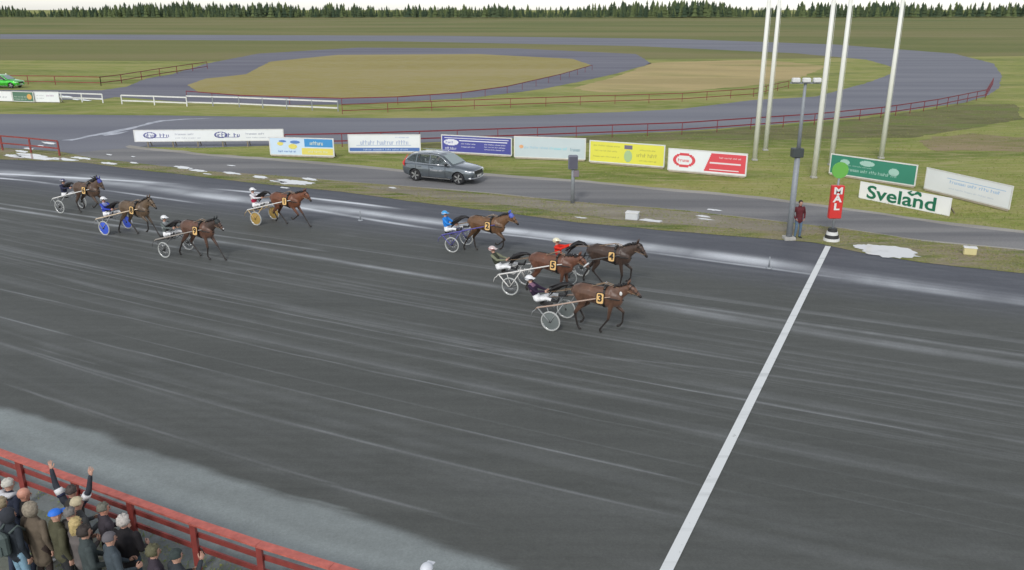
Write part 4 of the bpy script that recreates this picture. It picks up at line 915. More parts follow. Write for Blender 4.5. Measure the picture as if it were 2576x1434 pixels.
BAY = (.155, .060, .030); CHEST = (.20, .066, .028); DBAY = (.075, .042, .028); BROWN = (.130, .072, .038)
Mw = mat('shaft_white', (.78, .76, .72), .35, coat=.4); Mg = mat('frame_grey', (.30, .31, .31), .4); Mcream = mat('shaft_cream', (.72, .58, .42), .35, coat=.4)
Mblue = mat('frame_blue', (.10, .09, .34), .4, coat=.4); Mdark = mat('frame_dark', (.10, .10, .10), .4)
white_tr = cloth('white_trousers', (.86, .86, .86)); Mlens = mat('lens', (.02, .02, .025), .15)
disc_t = mat('disc_smoke', (.16, .18, .175), .35); disc_b = mat('disc_blue', (.06, .12, .62), .3, coat=.3); disc_g = mat('disc_gold', (.42, .28, .08), .35, coat=.3); disc_n = mat('disc_navy', (.10, .11, .22), .35); disc_w = mat('disc_pale', (.34, .36, .35), .35)
RIG = [
 dict(n='6', o=(-21.44, 41.82), hd=-24, coat=(.115, .062, .036), poll=(.75, 1.80), nose=(1.04, 1.36), fore=('fold', 'reach'), hind=('stand', 'lift'), hl='bay horse with flying mane and blue ear hood, rearmost and leftmost of the field', k=dict(mane='fly', tail=.0, hood=mat('hood_blue', (.06, .07, .32), .7)),
      sl='sulky with a white shaft behind the leftmost horse', sm=(Mw, Mg, None), dl='driver in a dark navy jersey and dark cap helmet behind the leftmost horse', hp=(-1.84, 1.52), hand=(-1.25, 1.22), jr=cloth('navy', (.035, .038, .075)), he=mat('helm_navy', (.06, .06, .12), .3, coat=.6), bn=mat('helm_band_white', (.7, .7, .7), .3)),
 dict(n='8', o=(-17.15, 37.47), hd=-24, coat=(.150, .090, .048), poll=(.78, 1.80), nose=(1.16, 1.40), fore=('high', 'land'), hind=('push', 'fwd'), hl='light brown horse with black points in front of the sulky with blue wheel discs', k=dict(tail=-.05),
      sl='sulky with bright blue wheel discs and a cream shaft', sm=(Mcream, Mg, disc_b), dl='driver in a royal blue jersey and white helmet behind the light brown horse', hp=(-2.12, 1.42), hand=(-1.55, 1.06), jr=cloth('royal_blue', (.045, .07, .42)), he=mat('helm_white', (.80, .80, .80), .3, coat=.6), bn=mat('helm_band_black', (.03, .03, .03), .3), acc=cloth('royal_white', (.30, .34, .62))),
 dict(n='9', o=(-12.93, 33.77), hd=-25, coat=(.150, .068, .040), poll=(.86, 1.72), nose=(1.20, 1.36), fore=('stand', 'land'), hind=('push', 'fwd'), hl='bay horse in a dark hood, nearest of the three at the left', k=dict(hood=mat('hood_black', (.03, .035, .035), .7), dark=.75, blaze=True, tail=-.03),
      sl='sulky with grey wheels and a dark shaft behind the hooded bay horse', sm=(mat('shaft_grey', (.36, .32, .28), .4), Mdark, None), dl='driver in a grey and dark green jersey and white helmet behind the hooded bay', hp=(-2.05, 1.48), hand=(-1.42, 1.13), jr=cloth('grey_green', (.12, .14, .135)), he=mat('helm_white', (.80, .80, .80), .3), bn=mat('helm_band_grey', (.25, .25, .22), .3), acc=cloth('grey_trim', (.30, .32, .32))),
 dict(n='1', o=(-10.68, 39.32), hd=-24, coat=CHEST, poll=(.97, 1.72), nose=(1.28, 1.34), fore=('fold', 'land'), hind=('lift', 'fwd'), hl='reddish chestnut horse trotting alone against the white streaks', k=dict(tail=.06),
      sl='sulky with gold coloured wheel discs and a white shaft', sm=(Mw, mat('frame_gold', (.62, .44, .20), .4), disc_g), dl='driver in a white jersey with a crimson back and white helmet', hp=(-2.18, 1.54), hand=(-1.62, 1.24), jr=cloth('crimson', (.42, .03, .07)), he=mat('helm_white', (.80, .80, .80), .3), bn=mat('helm_band_pale', (.6, .6, .6), .3), acc=cloth('white_jersey', (.72, .70, .71)), sl2=cloth('white_jersey', (.72, .70, .71))),
 dict(n='2', o=(-.89, 34.57), hd=-25, coat=(.185, .088, .038), poll=(.88, 1.78), nose=(1.26, 1.40), fore=('high', 'fold'), hind=('push', 'stand'), hl='golden bay horse with blue ear hood, second row behind the leading three', k=dict(hood=mat('hood_bright_blue', (.10, .14, .50), .7), tail=-.02),
      sl='sulky with dark blue frame and shaft, driven by the person in light blue', sm=(Mblue, Mblue, None), dl='driver in a bright light blue jersey and matching blue helmet', hp=(-2.24, 1.46), hand=(-1.72, 1.08), jr=cloth('sky_blue', (.03, .24, .72)), he=mat('helm_sky', (.04, .34, .72), .3, coat=.6), bn=mat('helm_band_white', (.7, .7, .7), .3)),
 dict(n='5', o=(1.62, 28.89), hd=-26, coat=(.170, .064, .034), poll=(.88, 1.60), nose=(1.24, 1.22), fore=('back', 'stand'), hind=('stand', 'push'), hl='reddish bay horse with lowered head and white noseband', k=dict(noseband=mat('noseband_white', (.7, .7, .7), .9), tail=-.03),
      sl='sulky with a thick white shaft and white stays, middle one of the three leaders', sm=(Mw, Mw, None), dl='driver leaning far back in an olive and black jersey with a patterned red helmet', hp=(-2.55, 1.28), hand=(-1.80, 1.10), jr=cloth('olive_black', (.05, .055, .04)), he=mat('helm_red_white', (.62, .50, .48), .3, coat=.6), bn=mat('helm_band_red', (.32, .06, .05), .3), sl2=cloth('olive', (.20, .21, .14))),
 dict(n='4', o=(3.83, 29.99), hd=-26, coat=DBAY, poll=(.88, 1.76), nose=(1.24, 1.34), fore=('stand', 'high'), hind=('fwd', 'push'), hl='dark brown horse farthest to the right, leading on the far side', k=dict(tail=.10),
      sl='sulky half hidden behind the middle leader, driven by the person in red', sm=(Mdark, Mdark, None), dl='driver in a bright red jersey and cream helmet with one hand raised', hp=(-2.36, 1.48), hand=(-1.78, 1.42), jr=cloth('red', (.72, .035, .02)), he=mat('helm_cream', (.80, .76, .55), .3, coat=.6), bn=mat('helm_band_cream', (.6, .5, .3), .3), sl2=cloth('red', (.72, .035, .02))),
 dict(n='3', o=(2.94, 25.32), hd=-26, coat=(.150, .070, .040), poll=(.82, 1.70), nose=(1.22, 1.40), fore=('back', 'high'), hind=('stand', 'lift'), hl='brown horse nearest the camera, with a white patch at the throat', k=dict(tail=-.02),
      sl='sulky nearest the camera, with smoky wheel discs and grey tyres', sm=(mat('shaft_bronze', (.45, .33, .26), .35), Mg, disc_t), dl='driver leaning back in a purple black jersey with pink trim and white helmet', hp=(-2.55, 1.26), hand=(-1.95, 1.10), jr=cloth('purple_black', (.035, .022, .045)), he=mat('helm_white', (.80, .80, .80), .3), bn=mat('helm_band_grey2', (.25, .27, .3), .3), acc=cloth('pink_trim', (.22, .12, .18))),
]
for r in RIG:
    root, bit, mouth = horse(r['n'], *r['o'], r['hd'], r['coat'], r['poll'], r['nose'], r['fore'], r['hind'], r['hl'], **r['k'])
    if r['n'] == '3':
        bm = bmesh.new(); ellipsoid(bm, (.60, -.105, 1.44), (.05, .02, .07), u=10, v=7); bobj('throat_badge', bm, M_white, root)
    sulky(r['n'], *r['o'], r['hd'], r['sl'], *r['sm'])
    driver(r['n'], *r['o'], r['hd'], r['dl'], r['hp'], (r['hp'][0], .8), r['hand'], r['jr'], white_tr, r['he'], r['bn'], tuple(mouth), sleeve=r.get('sl2'), visor=Mlens, accent=r.get('acc'))

# ------------------------------------------------------------------ spectators
def spectator(px, facing, label, jacket, trousers, hairm, hairkind, arms='down', shoes=None, h=1.0, skin=None, hood=None, lean=0., extra=None, long=False, bulk=1., hpx=None, stride=.0, group='spectators at the red fence', tilt=0., sleeve=None):
    hz = 1.64*h; g = U(*px, hz); root = empty('person', (g.x, g.y, 0), R(facing), label=label, cat='person', group=group)
    skin = skin or M_skin; sleeve = sleeve or jacket
    mats = [jacket, trousers, skin, shoes or M_boot, sleeve]
    k = h; V_ = lambda x, y, z: Vector((x*k, y*k, z*k))
    b = bulk
    pel = V_(-lean*.9, 0, .95); nk = V_(-.02, 0, 1.47); hc = V_(0, 0, 1.64)
    jt = .62 if long else .84
    G_ = [seg(pel, pel.lerp(nk, .35), (.165*b, .125*b), (.160*b, .12*b), 0), seg(pel.lerp(nk, .3), pel.lerp(nk, .72), (.165*b, .12*b), (.20*b, .13*b), 0), seg(pel.lerp(nk, .7), nk-V_(0, 0, .06), (.205*b, .125*b), (.13*b, .10*b), 0),
          seg(V_(-lean, 0, jt), pel, (.175*b, .135*b), (.165*b, .13*b), 0), seg(nk-V_(0, 0, .04), nk+V_(.01, 0, .07), .056*k, .054*k, 2), seg(hc-V_(0, 0, .05), hc+V_(0, 0, .04), (.072*k, .086*k), (.078*k, .094*k), 2)]
    # collar
    G_.append(seg(nk-V_(0, 0, .05), nk+V_(0, 0, .01), .095*b*k, .078*k, 0))
    for s in (-1, 1):
        st = stride*s
        hip = V_(-lean, s*.09, .90); kn = V_(.03-lean+st*.5, s*.105, .50); an = V_(-.02-lean+st, s*.115, .10); to = an+V_(.17, s*.02, -.055)
        G_ += [seg(hip, kn, .095*b, .066, 1), seg(kn, an, .064, .052, 1), seg(an-V_(.04, 0, .035), to, (.045, .045), (.045, .030), 3)]
        sh = V_(-.02, s*.185*b, 1.41)
        mode = arms if isinstance(arms, str) else arms[0 if s < 0 else 1]
        if mode == 'down': el, wr, hd_ = V_(-.06, s*.27, 1.13), V_(.02, s*.27, .87), (.1, 0, -1)
        elif mode == 'pocket': el, wr, hd_ = V_(-.10, s*.30, 1.14), V_(.07, s*.22, .95), (.3, -s*.4, -.8)
        elif mode == 'front': el, wr, hd_ = V_(.02, s*.26, 1.13), V_(.26, s*.12, 1.16), (.8, -s*.5, .2)
        elif mode == 'phone': el, wr, hd_ = V_(.12, s*.24, 1.18), V_(.34, s*.10, 1.40), (.5, -s*.2, .85)
        elif mode == 'low': el, wr, hd_ = V_(.0, s*.26, 1.12), V_(.26, s*.16, 1.00), (.9, -s*.2, .1)
        elif mode == 'face': el, wr, hd_ = V_(.14, s*.27, 1.30), V_(.14, s*.12, 1.52), (.1, -s*.3, .9)
        else: el, wr, hd_ = V_(*mode[0]), V_(*mode[1]), mode[2]
        G_ += [seg(sh, el, .068*b, .056*b, 4), seg(el, wr, .055*b, .040, 4)]
        put_hand(root, wr+Vector(hd_).normalized()*.01, hd_, (0, -s, 0) if mode in ('down', 'pocket') else (1, 0, .1) if not isinstance(mode, str) else (0, -s, -.2), curl=isinstance(mode, str), left=(s > 0))
    o = fuse_mats('body', G_, .021, SIDE, mats, root, 2)
    f = Vector((1, 0, tilt)); head_geo(root, hc, f, (0, 0, 1), skin)
    if hairkind == 'bald': 
        bm = bmesh.new(); ellipsoid(bm, hc+V_(-.015, 0, .035), (.108, .090, .105), u=18, v=12); bobj('bald_crown', bm, skin, root)
    elif hairkind: hair_mesh(root, hc, f, (0, 0, 1), hairm, hairkind, 'hat' if hairkind in ('cap', 'beanie') else 'hood' if hairkind == 'hood' else 'hair')
    if hood:   # hood lying on the shoulders
        bm = bmesh.new(); tube(bm, [nk+V_(.06, -.12, .00), nk+V_(-.07, -.12, .02), nk+V_(-.13, 0, .0), nk+V_(-.07, .12, .02), nk+V_(.06, .12, .00)], [.035, .055, .075, .055, .035], 10)
        bobj('folded_hood', bm, hood, root)
    if extra: extra(root, k)
    return root
def backpack(m):
    def f(root, k):
        bm = bmesh.new(); box(bm, (-.22*k, 0, 1.20*k), (.17, .30, .44), bevel=.06); b_ = bobj('backpack', bm, m, root)
        bm = bmesh.new(); box(bm, (-.315*k, 0, 1.12*k), (.05, .22, .2), bevel=.02); bobj('pocket', bm, m, b_)
        bm = bmesh.new()
        for s in (-1, 1): tube(bm, [(-.14*k, s*.12, 1.40*k), (0, s*.15, 1.48*k), (.13*k, s*.13, 1.32*k)], .022, 6)
        bobj('straps', bm, m, b_)
    return f
def phone(p):
    def f(root, k):
        bm = bmesh.new(); box(bm, Vector(p)*k, (.010, .075, .15), Matrix.Rotation(-.3, 3, 'Y'), bevel=.004); bobj('telephone', bm, mat('phone_black', (.02, .02, .025), .2), root)
    return f
def armband(root, k):
    pass
hg = lambda n, c: mat('hair_'+n, c, .7, var=.25, scale=30, bump=.5)
F0 = 62
def raised_extra(root, k):
    for s, a, b_ in ((-1, (-.02, -.185, 1.41), (.02, -.36, 1.70)), (1, (-.02, .185, 1.41), (.02, .36, 1.70))):
        a, b_ = Vector(a), Vector(b_); p = a.lerp(b_, .62); d = (b_-a).normalized()
        bm = bmesh.new(); tube(bm, [p-d*.055, p+d*.055], .075, 12); bobj('sleeve_stripe', bm, mat('stripe_white', (.75, .75, .75), .7), root)
        bm = bmesh.new(); tube(bm, [p-d*.10, p-d*.056], .074, 12); bobj('sleeve_stripe', bm, mat('stripe_navy', (.015, .02, .06), .7), root)
SP = [
 ((22, 1219), F0, 'person in a navy jacket with a white hood collar and pale knitted hat', cloth('navy2', (.028, .034, .055)), cloth('jeans_dark', (.04, .05, .08)), hg('pale_knit', (.52, .50, .44)), 'beanie', 'pocket', dict(hood=cloth('white_hood', (.60, .60, .62)))),
 ((62, 1245), 40, 'bald person in a black jacket and white trainers', cloth('black', (.022, .02, .022)), cloth('ink', (.022, .028, .045)), None, 'bald', 'down', dict(shoes=M_shoe_w, skin=M_skin2, stride=.12)),
 ((4, 1268), F0, 'person with sandy hair cut off by the left frame edge', cloth('slate', (.07, .07, .08)), cloth('jeans_dark', (.04, .05, .08)), hg('sandy', (.30, .24, .15)), 'full', 'down', {}),
 ((81, 1281), F0+8, 'person in a long brown coat with the fur trimmed hood up', cloth('brown', (.145, .115, .085)), cloth('brown_dark', (.055, .04, .035)), mat('fur_brown', (.27, .23, .175), .95, var=.3, scale=25, bump=.8), 'hood', 'down', dict(long=True, bulk=1.08)),
 ((25, 1297), F0, 'person in a dark hooded jacket with a grey backpack and pale blue jeans', cloth('dark_navy', (.028, .034, .042)), cloth('pale_jeans', (.22, .36, .46)), mat('hood_navy', (.030, .033, .042), .9, var=.2), 'hood', 'down', dict(extra=backpack(mat('bag_grey', (.075, .10, .095), .8, var=.2)))),
 ((141, 1296), F0-15, 'person in a bright blue cap and olive brown jacket', cloth('olive_brown', (.085, .082, .050)), cloth('charcoal', (.035, .036, .038)), mat('cap_blue', (.02, .16, .66), .6), 'cap', 'down', dict(bulk=1.08)),
 ((181, 1236), 75, 'person cheering with both arms raised high, in a dark jacket with white sleeve stripes', cloth('taupe', (.060, .055, .050)), cloth('charcoal', (.035, .036, .038)), hg('brown_dark', (.06, .045, .04)), 'short', ([(.02, -.36, 1.70), (.05, -.42, 1.99), (.1, -.2, 1)], [(.02, .36, 1.70), (.05, .42, 1.99), (.1, .2, 1)]), dict(extra=raised_extra, sleeve=cloth('taupe_navy', (.04, .044, .055)))),
 ((195, 1267), F0-10, 'person with a pale straw coloured flat cap and grey jacket', cloth('grey_mid', (.085, .088, .088)), cloth('charcoal', (.035, .036, .038)), mat('cap_straw', (.50, .43, .28), .9, var=.12, scale=20), 'beanie', 'front', {}),
 ((177, 1292), F0, 'person with short grey hair, half hidden behind the blond person', cloth('brown_grey', (.075, .068, .062)), cloth('charcoal', (.035, .036, .038)), hg('grey', (.17, .16, .15)), 'short', 'down', {}),
 ((192, 1319), F0-5, 'person with long blond hair and a grey jacket', cloth('grey_pink', (.13, .115, .11)), cloth('charcoal', (.035, .036, .038)), hg('blond', (.50, .38, .17)), 'long', 'front', dict(h=.96)),
 ((214, 1339), F0-25, 'person with dark brown hair in a grey green parka', cloth('grey_green2', (.060, .074, .074)), cloth('charcoal', (.035, .036, .038)), hg('dark_brown', (.035, .026, .022)), 'full', 'low', dict(bulk=1.1)),
 ((261, 1280), 42, 'person with ash grey hair turned right, in a plum grey jacket', cloth('plum_grey', (.058, .050, .060)), cloth('ink', (.022, .028, .045)), hg('ash', (.14, .14, .11)), 'short', 'front', dict(skin=M_skin2)),
 ((311, 1312), 80, 'person with curly silver hair in a black jacket, right up by the fence', cloth('black', (.022, .02, .022)), cloth('teal_trousers', (.035, .065, .09)), hg('silver', (.50, .46, .42)), 'full', 'low', dict(bulk=1.12)),
 ((277, 1356), 45, 'person in a grey cap and blue grey jacket with hands held forward', cloth('blue_grey', (.065, .082, .095)), cloth('charcoal', (.035, .036, .038)), mat('cap_grey', (.12, .11, .12), .8), 'beanie', 'low', dict(extra=phone((.33, 0, 1.04)))),
 ((387, 1388), 35, 'person with mossy brown hair in a dark purple jacket at the bottom edge', cloth('dark_purple', (.050, .040, .052)), cloth('charcoal', (.035, .036, .038)), hg('moss_brown', (.10, .095, .05)), 'full', 'low', {}),
 ((444, 1399), 50, 'person in a dark green knitted hat filming with a raised phone', cloth('dark_blue_grey', (.042, .048, .055)), cloth('charcoal', (.035, .036, .038)), mat('knit_green', (.035, .048, .045), .9, var=.2, scale=30, bump=.6), 'beanie', ('phone', 'front'), dict(extra=phone((.40, -.08, 1.55)))),
 ((1074, 1434), 70, 'person seen only as a pale cap at the bottom edge, below the track', cloth('blue_dark', (.03, .04, .09)), cloth('charcoal', (.035, .036, .038)), mat('cap_white', (.66, .68, .72), .6, var=.05), 'cap', 'down', {}),
]
for px, fc, lab, jk, tr, hm, hk, ar, ex in SP:
    spectator(px, fc, lab, jk, tr, hm, hk, ar, **ex)
p = U(2005, 599); q = PJ((p.x, p.y, 1.64))
spectator(q, -80, 'person in a dark red jacket and blue jeans standing by the grey mast', cloth('dark_red', (.12, .028, .034)), cloth('jeans_blue', (.12, .18, .26)), hg('dark_brown', (.035, .026, .022)), 'short', 'pocket', group=None)

# ------------------------------------------------------------------ cars
def car(name, loc, rz, label, paint, scale=1., occupant=None, writing=True):
    root = empty(name, loc, rz, label=label, cat='car'); root.scale = (scale,)*3
    P = mat('car_paint_'+name+str(round(paint[1], 2)), paint, .32, .6, coat=1.); Mt = mat('tyre_black', (.022, .022, .024), .8)
    chrome = mat('chrome', (.75, .76, .78), .18, 1.); glass = mat('car_glass', (.12, .15, .15), .04, spec=.9); glass.node_tree.nodes['Principled BSDF'].inputs['Alpha'].default_value = .42; dark = mat('trim_black', (.018, .018, .02), .5)
    St = [(-2.33, .70, .50, .92), (-2.29, .82, .40, 1.02), (-2.15, .89, .32, 1.06), (-1.85, .925, .27, 1.08), (-1.43, .94, .23, 1.08), (-.9, .945, .22, 1.06), (0, .945, .22, 1.04), (.8, .945, .22, 1.04), (1.1, .94, .22, 1.035), (1.43, .93, .23, 1.0), (1.85, .90, .25, .94), (2.12, .85, .28, .88), (2.27, .74, .36, .80), (2.33, .60, .44, .70)]
    V = []; F = []; n = 15
    for x, w, zb, zt in St:
        half = [(.0, zb), (.75*w, zb), (.93*w, zb+.08), (.985*w, zb+(zt-zb)*.35), (w, zb+(zt-zb)*.62), (.97*w, zb+(zt-zb)*.86), (.88*w, zt-.015), (.55*w, zt+.035)]
        ring = [(-y, z) for y, z in half[::-1]] + half[1:]
        ring = ring[:-1]+[half[-1]]
        V += [(x, y, z) for y, z in ring]; n = len(ring)
    for i in range(len(St)-1):
        for k in range(n):
            a, b = i*n+k, i*n+(k+1) % n; F.append((a, b, b+n, a+n))
    F.append(tuple(range(n))[::-1]); F.append(tuple((len(St)-1)*n+k for k in range(n)))
    bm = bmesh.new(); vs = [bm.verts.new(v) for v in V]
    for f in F: bm.faces.new([vs[i] for i in f])
    bmesh.ops.recalc_face_normals(bm, faces=bm.faces[:]); me = bpy.data.meshes.new('shell'); bm.to_mesh(me); bm.free()
    o = bpy.data.objects.new('tmp', me); C.objects.link(o); cut = []
    for x in (-1.43, 1.44):
        bm = bmesh.new(); bmesh.ops.create_cone(bm, cap_ends=True, segments=28, radius1=.42, radius2=.42, depth=2.4, matrix=Matrix.Translation((x, 0, .36)) @ Matrix.Rotation(math.pi/2, 4, 'X'))
        m2 = bpy.data.meshes.new('c'); bm.to_mesh(m2); bm.free(); c = bpy.data.objects.new('c', m2); C.objects.link(c); cut.append(c)
        md = o.modifiers.new('b', 'BOOLEAN'); md.object = c; md.operation = 'DIFFERENCE'; md.solver = 'EXACT'
    dg = bpy.context.evaluated_depsgraph_get(); out = bpy.data.meshes.new_from_object(o.evaluated_get(dg))
    for c in cut + [o]: bpy.data.objects.remove(c)
    out.materials.clear(); out.materials.append(P); out.name = 'body'
    out.polygons.foreach_set('use_smooth', [len(p.vertices) == 4 and p.area > .0 for p in out.polygons]); body = link('body', out, root)
    bm = bmesh.new(); box(bm, (0, 0, .5), (3.9, 1.35, .42)); bobj('underbody', bm, dark, root)
    # cabin: hollow look through dark glass; roof and pillars in paint
    Rf = [(-2.20, 1.07, .84, .80), (-2.02, 1.36, .85, .72), (-1.80, 1.55, .86, .665), (-1.4, 1.63, .865, .655), (-.6, 1.665, .87, .66), (.05, 1.63, .87, .655), (.35, 1.54, .865, .65), (.75, 1.30, .855, .68), (1.10, 1.06, .84, .74)]
    V = []; F = []
    for x, z, wb, wt in Rf:
        zt = z; wt2 = wb + (wt-wb)*min(1, (z-1.0)/.62)
        V += [(x, -wb, 1.03), (x, -wt2, zt-.035), (x, -wt2*.86, zt), (x, 0, zt+.025), (x, wt2*.86, zt), (x, wt2, zt-.035), (x, wb, 1.03)]
    for i in range(len(Rf)-1):
        for k in range(1, 5): a = i*7+k; F.append((a, a+1, a+8, a+7))
    F += [tuple(range(7)), tuple(range(8*7, 9*7))[::-1]]
    o = raw('cabin', V, F, P, root, smooth=False)
    side = lambda x, z: .868 - (z-1.03)/.60*.205 + .012
    holes = [[(.10, 1.53), (-.42, 1.58), (-.42, 1.09), (.86, 1.10), (.42, 1.38)], [(-.48, 1.58), (-1.30, 1.56), (-1.34, 1.12), (-.48, 1.09)], [(-1.36, 1.555), (-1.66, 1.50), (-1.98, 1.24), (-1.92, 1.17), (-1.40, 1.12)]]
    for s in (-1, 1):
        bm = bmesh.new(); outer = [(x, z-.035) for x, z, *_ in Rf]
        for lp in [[(-2.20, 1.025)]+outer+[(1.10, 1.025)]]+holes:
            vv = [bm.verts.new((x, s*(side(x, z)-.012), z)) for x, z in lp]
            for i in range(len(vv)): bm.edges.new((vv[i], vv[(i+1) % len(vv)]))
        bmesh.ops.triangle_fill(bm, use_beauty=True, edges=bm.edges[:]); bobj('side_frame', bm, P, root)
    for x in (-.35, -1.15):
        for y in (-.38, .38):
            bm = bmesh.new(); box(bm, (x, y, .88), (.16, .46, .75), Matrix.Rotation(-.15, 3, 'Y'), bevel=.05); bobj('seat_back', bm, dark, root)
    def pane(pts, nm='side_window'):
        for s in (-1, 1):
            bm = bmesh.new(); A_ = [bm.verts.new((x, s*(side(x, z)), z)) for x, z in pts]; bm.faces.new(A_)
            bmesh.ops.solidify(bm, geom=bm.faces[:], thickness=.008); w_ = bobj(nm, bm, glass, root)
    pane([(.10, 1.53), (-.42, 1.58), (-.42, 1.09), (.86, 1.10), (.42, 1.38)]); pane([(-.48, 1.58), (-1.30, 1.56), (-1.34, 1.12), (-.48, 1.09)]); pane([(-1.36, 1.555), (-1.66, 1.50), (-1.98, 1.24), (-1.92, 1.17), (-1.40, 1.12)])
    for s in (-1, 1):
        bm = bmesh.new(); pts = [(.95, 1.07), (.45, 1.40), (.12, 1.56), (-.45, 1.612), (-1.32, 1.59), (-1.70, 1.525), (-2.04, 1.25), (-1.96, 1.14), (-1.38, 1.085), (-.45, 1.06), (.95, 1.07)]
        tube(bm, [(x, s*(side(x, z)+.012), z) for x, z in pts], .016, 6); bobj('window_trim', bm, chrome, root)
        bm = bmesh.new(); tube(bm, [(.15, s*.60, 1.62), (.0, s*.60, 1.685), (-1.5, s*.60, 1.70), (-1.75, s*.60, 1.63)], .018, 6); bobj('roof_rail', bm, chrome, root)
        bm = bmesh.new(); box(bm, (.72, s*1.0, 1.12), (.14, .16, .12), bevel=.03); bobj('mirror', bm, dark, root)
        bm = bmesh.new(); box(bm, (0, s*.935, .30), (1.9, .03, .045)); bobj('sill_strip', bm, chrome, root)
        for xx in (-.45, .62, -1.34):
            bm = bmesh.new(); box(bm, (xx, s*.944, .66), (.012, .008, .68)); bobj('door_gap', bm, dark, root)
        for xx in (.0-.28, -1.1):
            bm = bmesh.new(); box(bm, (xx, s*.952, .90), (.2, .02, .03), bevel=.006); bobj('door_handle', bm, P, root)
        bm = bmesh.new(); prism(bm, [(2.30, s*.56, .72), (2.16, s*.80, .74), (1.92, s*.89, .80), (2.10, s*.82, .84), (2.24, s*.70, .81), (2.31, s*.56, .80)], (.0, 0, 0), (.03, s*.02, .0)); bobj('headlight', bm, mat('headlight_glass', (.85, .87, .9), .12), root)
        bm = bmesh.new(); prism(bm, [(-2.26, s*.845, .98), (-2.12, s*.90, .84), (-2.12, s*.90, 1.06), (-2.10, s*.80, 1.20), (-1.93, s*.74, 1.50), (-2.00, s*.68, 1.50), (-2.20, s*.76, 1.16), (-2.28, s*.78, 1.08)], (-.03, 0, 0), (0, s*.02, 0)); bobj('tail_light', bm, mat('tail_red', (.62, .03, .02), .2), root)
        for x in (-1.43, 1.44):
            w = empty('wheel'); w.parent = root; w.location = (x, s*.83, .36); w.rotation_euler.x = 0
            bm = bmesh.new(); ci = [(.275*math.cos(a), 0, .275*math.sin(a)) for a in [k*math.pi/14 for k in range(28)]]; tube(bm, ci, .088, 10, closed=True); bobj('tyre', bm, Mt, w)
            bm = bmesh.new(); bmesh.ops.create_cone(bm, cap_ends=True, segments=28, radius1=.25, radius2=.25, depth=.10, matrix=Matrix.Translation((0, s*.0, 0)) @ Matrix.Rotation(math.pi/2, 4, 'X')); bobj('brake', bm, dark, w)
            bm = bmesh.new()
            for k in range(5):
                for dlt in (-.12, .12):
                    a = k*2*math.pi/5+dlt; bar(bm, (0.03*math.cos(a), s*.075, .03*math.sin(a)), (.25*math.cos(a), s*.065, .25*math.sin(a)), .03, .032, up=Vector((0, 1, 0)))
            tube(bm, [(q[0]*.91, s*.06, q[2]*.91) for q in ci], .020, 6, closed=True); bobj('rim', bm, mat('alloy', (.62, .63, .62), .3, .7), w)
    ws = bmesh.new()
    q = [(.36, -.57, 1.565), (.36, .57, 1.565), (1.05, .70, 1.115), (1.05, -.70, 1.115)]; dn = Vector((.55, 0, .84))*.020
    prism(ws, [Vector(p_) for p_ in q], (0, 0, 0), dn); bobj('windscreen', ws, mat('windscreen', (.30, .36, .36), .05, spec=.9), root)
    bm = bmesh.new(); prism(bm, [Vector(p_) for p_ in [(-2.16, -.66, 1.14), (-2.16, .66, 1.14), (-1.90, .56, 1.50), (-1.90, -.56, 1.50)]], (-.02, 0, 0), (.01, 0, 0)); bobj('rear_window', bm, glass, root)
    bm = bmesh.new(); prism(bm, [Vector((2.335, y, z)) for y, z in ((-.48, .80), (.48, .80), (.42, .60), (-.42, .60))], (-.03, 0, 0), (.012, 0, 0)); bobj('grille', bm, dark, root)
    bm = bmesh.new(); tube(bm, [(2.10, -.86, .40), (2.30, -.66, .38), (2.37, 0, .37), (2.30, .66, .38), (2.10, .86, .40)], .028, 6); bobj('bumper_trim', bm, chrome, root)
    bm = bmesh.new(); tube(bm, [(2.34, -.47, .815), (2.36, 0, .825), (2.34, .47, .815)], .014, 6); bobj('grille_trim', bm, chrome, root)
    bm = bmesh.new(); box(bm, (2.37, 0, .50), (.012, .5, .11)); bobj('number_plate', bm, M_white, root)
    bm = bmesh.new(); tube(bm, [(2.24, -.72, .50), (2.335, 0, .48), (2.24, .72, .50)], .05, 6); bobj('lower_intake', bm, dark, root)
    bm = bmesh.new(); box(bm, (-2.31, 0, .45), (.08, 1.3, .14), bevel=.03); bobj('rear_bumper', bm, mat('bumper_grey', (.30, .32, .32), .5), root)
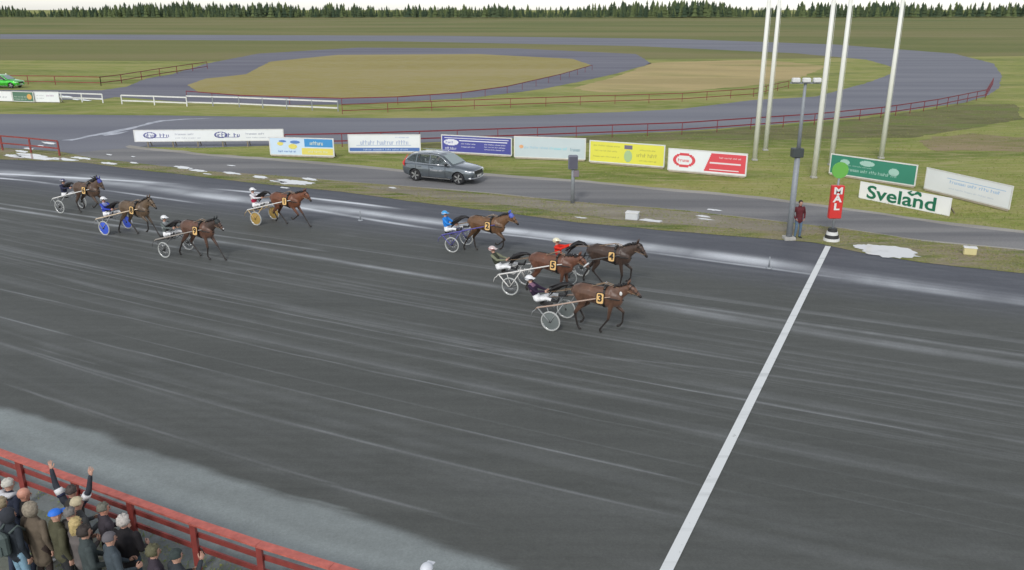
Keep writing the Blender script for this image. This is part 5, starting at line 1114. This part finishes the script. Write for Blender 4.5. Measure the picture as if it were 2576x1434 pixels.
    if writing:
        for s in (-1, 1):
            bm = bmesh.new(); marks(bm, words(0, .9, 0, .12, 5, .07), lambda u, v: (.56-.9+u if s < 0 else .56-u, s*.9505, .70+v), 0); bobj('door_lettering', bm, mat('letter_silver', (.55, .56, .58), .4), root)
    return root
a = U(1045.9, 455); b_ = U(1154.3, 465.3); mid = (a+b_)/2; hd = math.atan2(b_.y-a.y, b_.x-a.x)
cpos = mid + Vector((-math.sin(hd), math.cos(hd), 0))*.83; cpos.z = .014
cr = car('estate_car', cpos, hd, 'dark grey estate car driving along the service road below the deep blue banner', (.16, .185, .205), 1.03)
# its driver, sitting behind the side window
lx = .12; root = empty('person', cpos + Vector((math.cos(hd)*lx+math.sin(hd)*.42, math.sin(hd)*lx-math.cos(hd)*.42, 0)), hd, label='person in dark clothes at the wheel of the dark grey car', cat='person')
G_ = [seg((-.2, 0, .72), (-.25, 0, 1.12), (.17, .12), (.19, .11), 0), seg((-.25, 0, 1.12), (-.24, 0, 1.26), (.15, .10), (.06, .06), 0), seg((-.24, 0, 1.24), (-.22, 0, 1.34), .055, .055, 1), seg((-.22, 0, 1.36), (-.22, 0, 1.44), (.072, .085), (.078, .09), 1)]
for s in (-1, 1): G_ += [seg((-.24, s*.18, 1.16), (-.05, s*.24, .96), .06, .05, 0), seg((-.05, s*.24, .96), (.25, s*.16, 1.06), .048, .038, 0), seg((-.18, s*.09, .66), (.28, s*.12, .72), .08, .07, 0), seg((.28, s*.12, .72), (.48, s*.12, .42), .06, .05, 0)]
fuse_mats('body', G_, .022, SIDE, [cloth('navy2', (.028, .034, .055)), M_skin], root); head_geo(root, (-.22, 0, 1.41), (1, 0, 0), (0, 0, 1), M_skin); hair_mesh(root, (-.22, 0, 1.41), (1, 0, 0), (0, 0, 1), hg('dark_brown', (.035, .026, .022)), 'short')
for s in (-1, 1): put_hand(root, Vector((.25, s*.16, 1.06)), (1, -s*.2, .2), (0, -s, 0), True, left=(s > 0))
# green car, mostly beyond the left edge
g = U(14, 221); car('estate_car', (g.x, g.y, .03), R(-6), 'bright green car at the upper left edge behind the white rail fence', (.06, .62, .04), 1.0, writing=False)
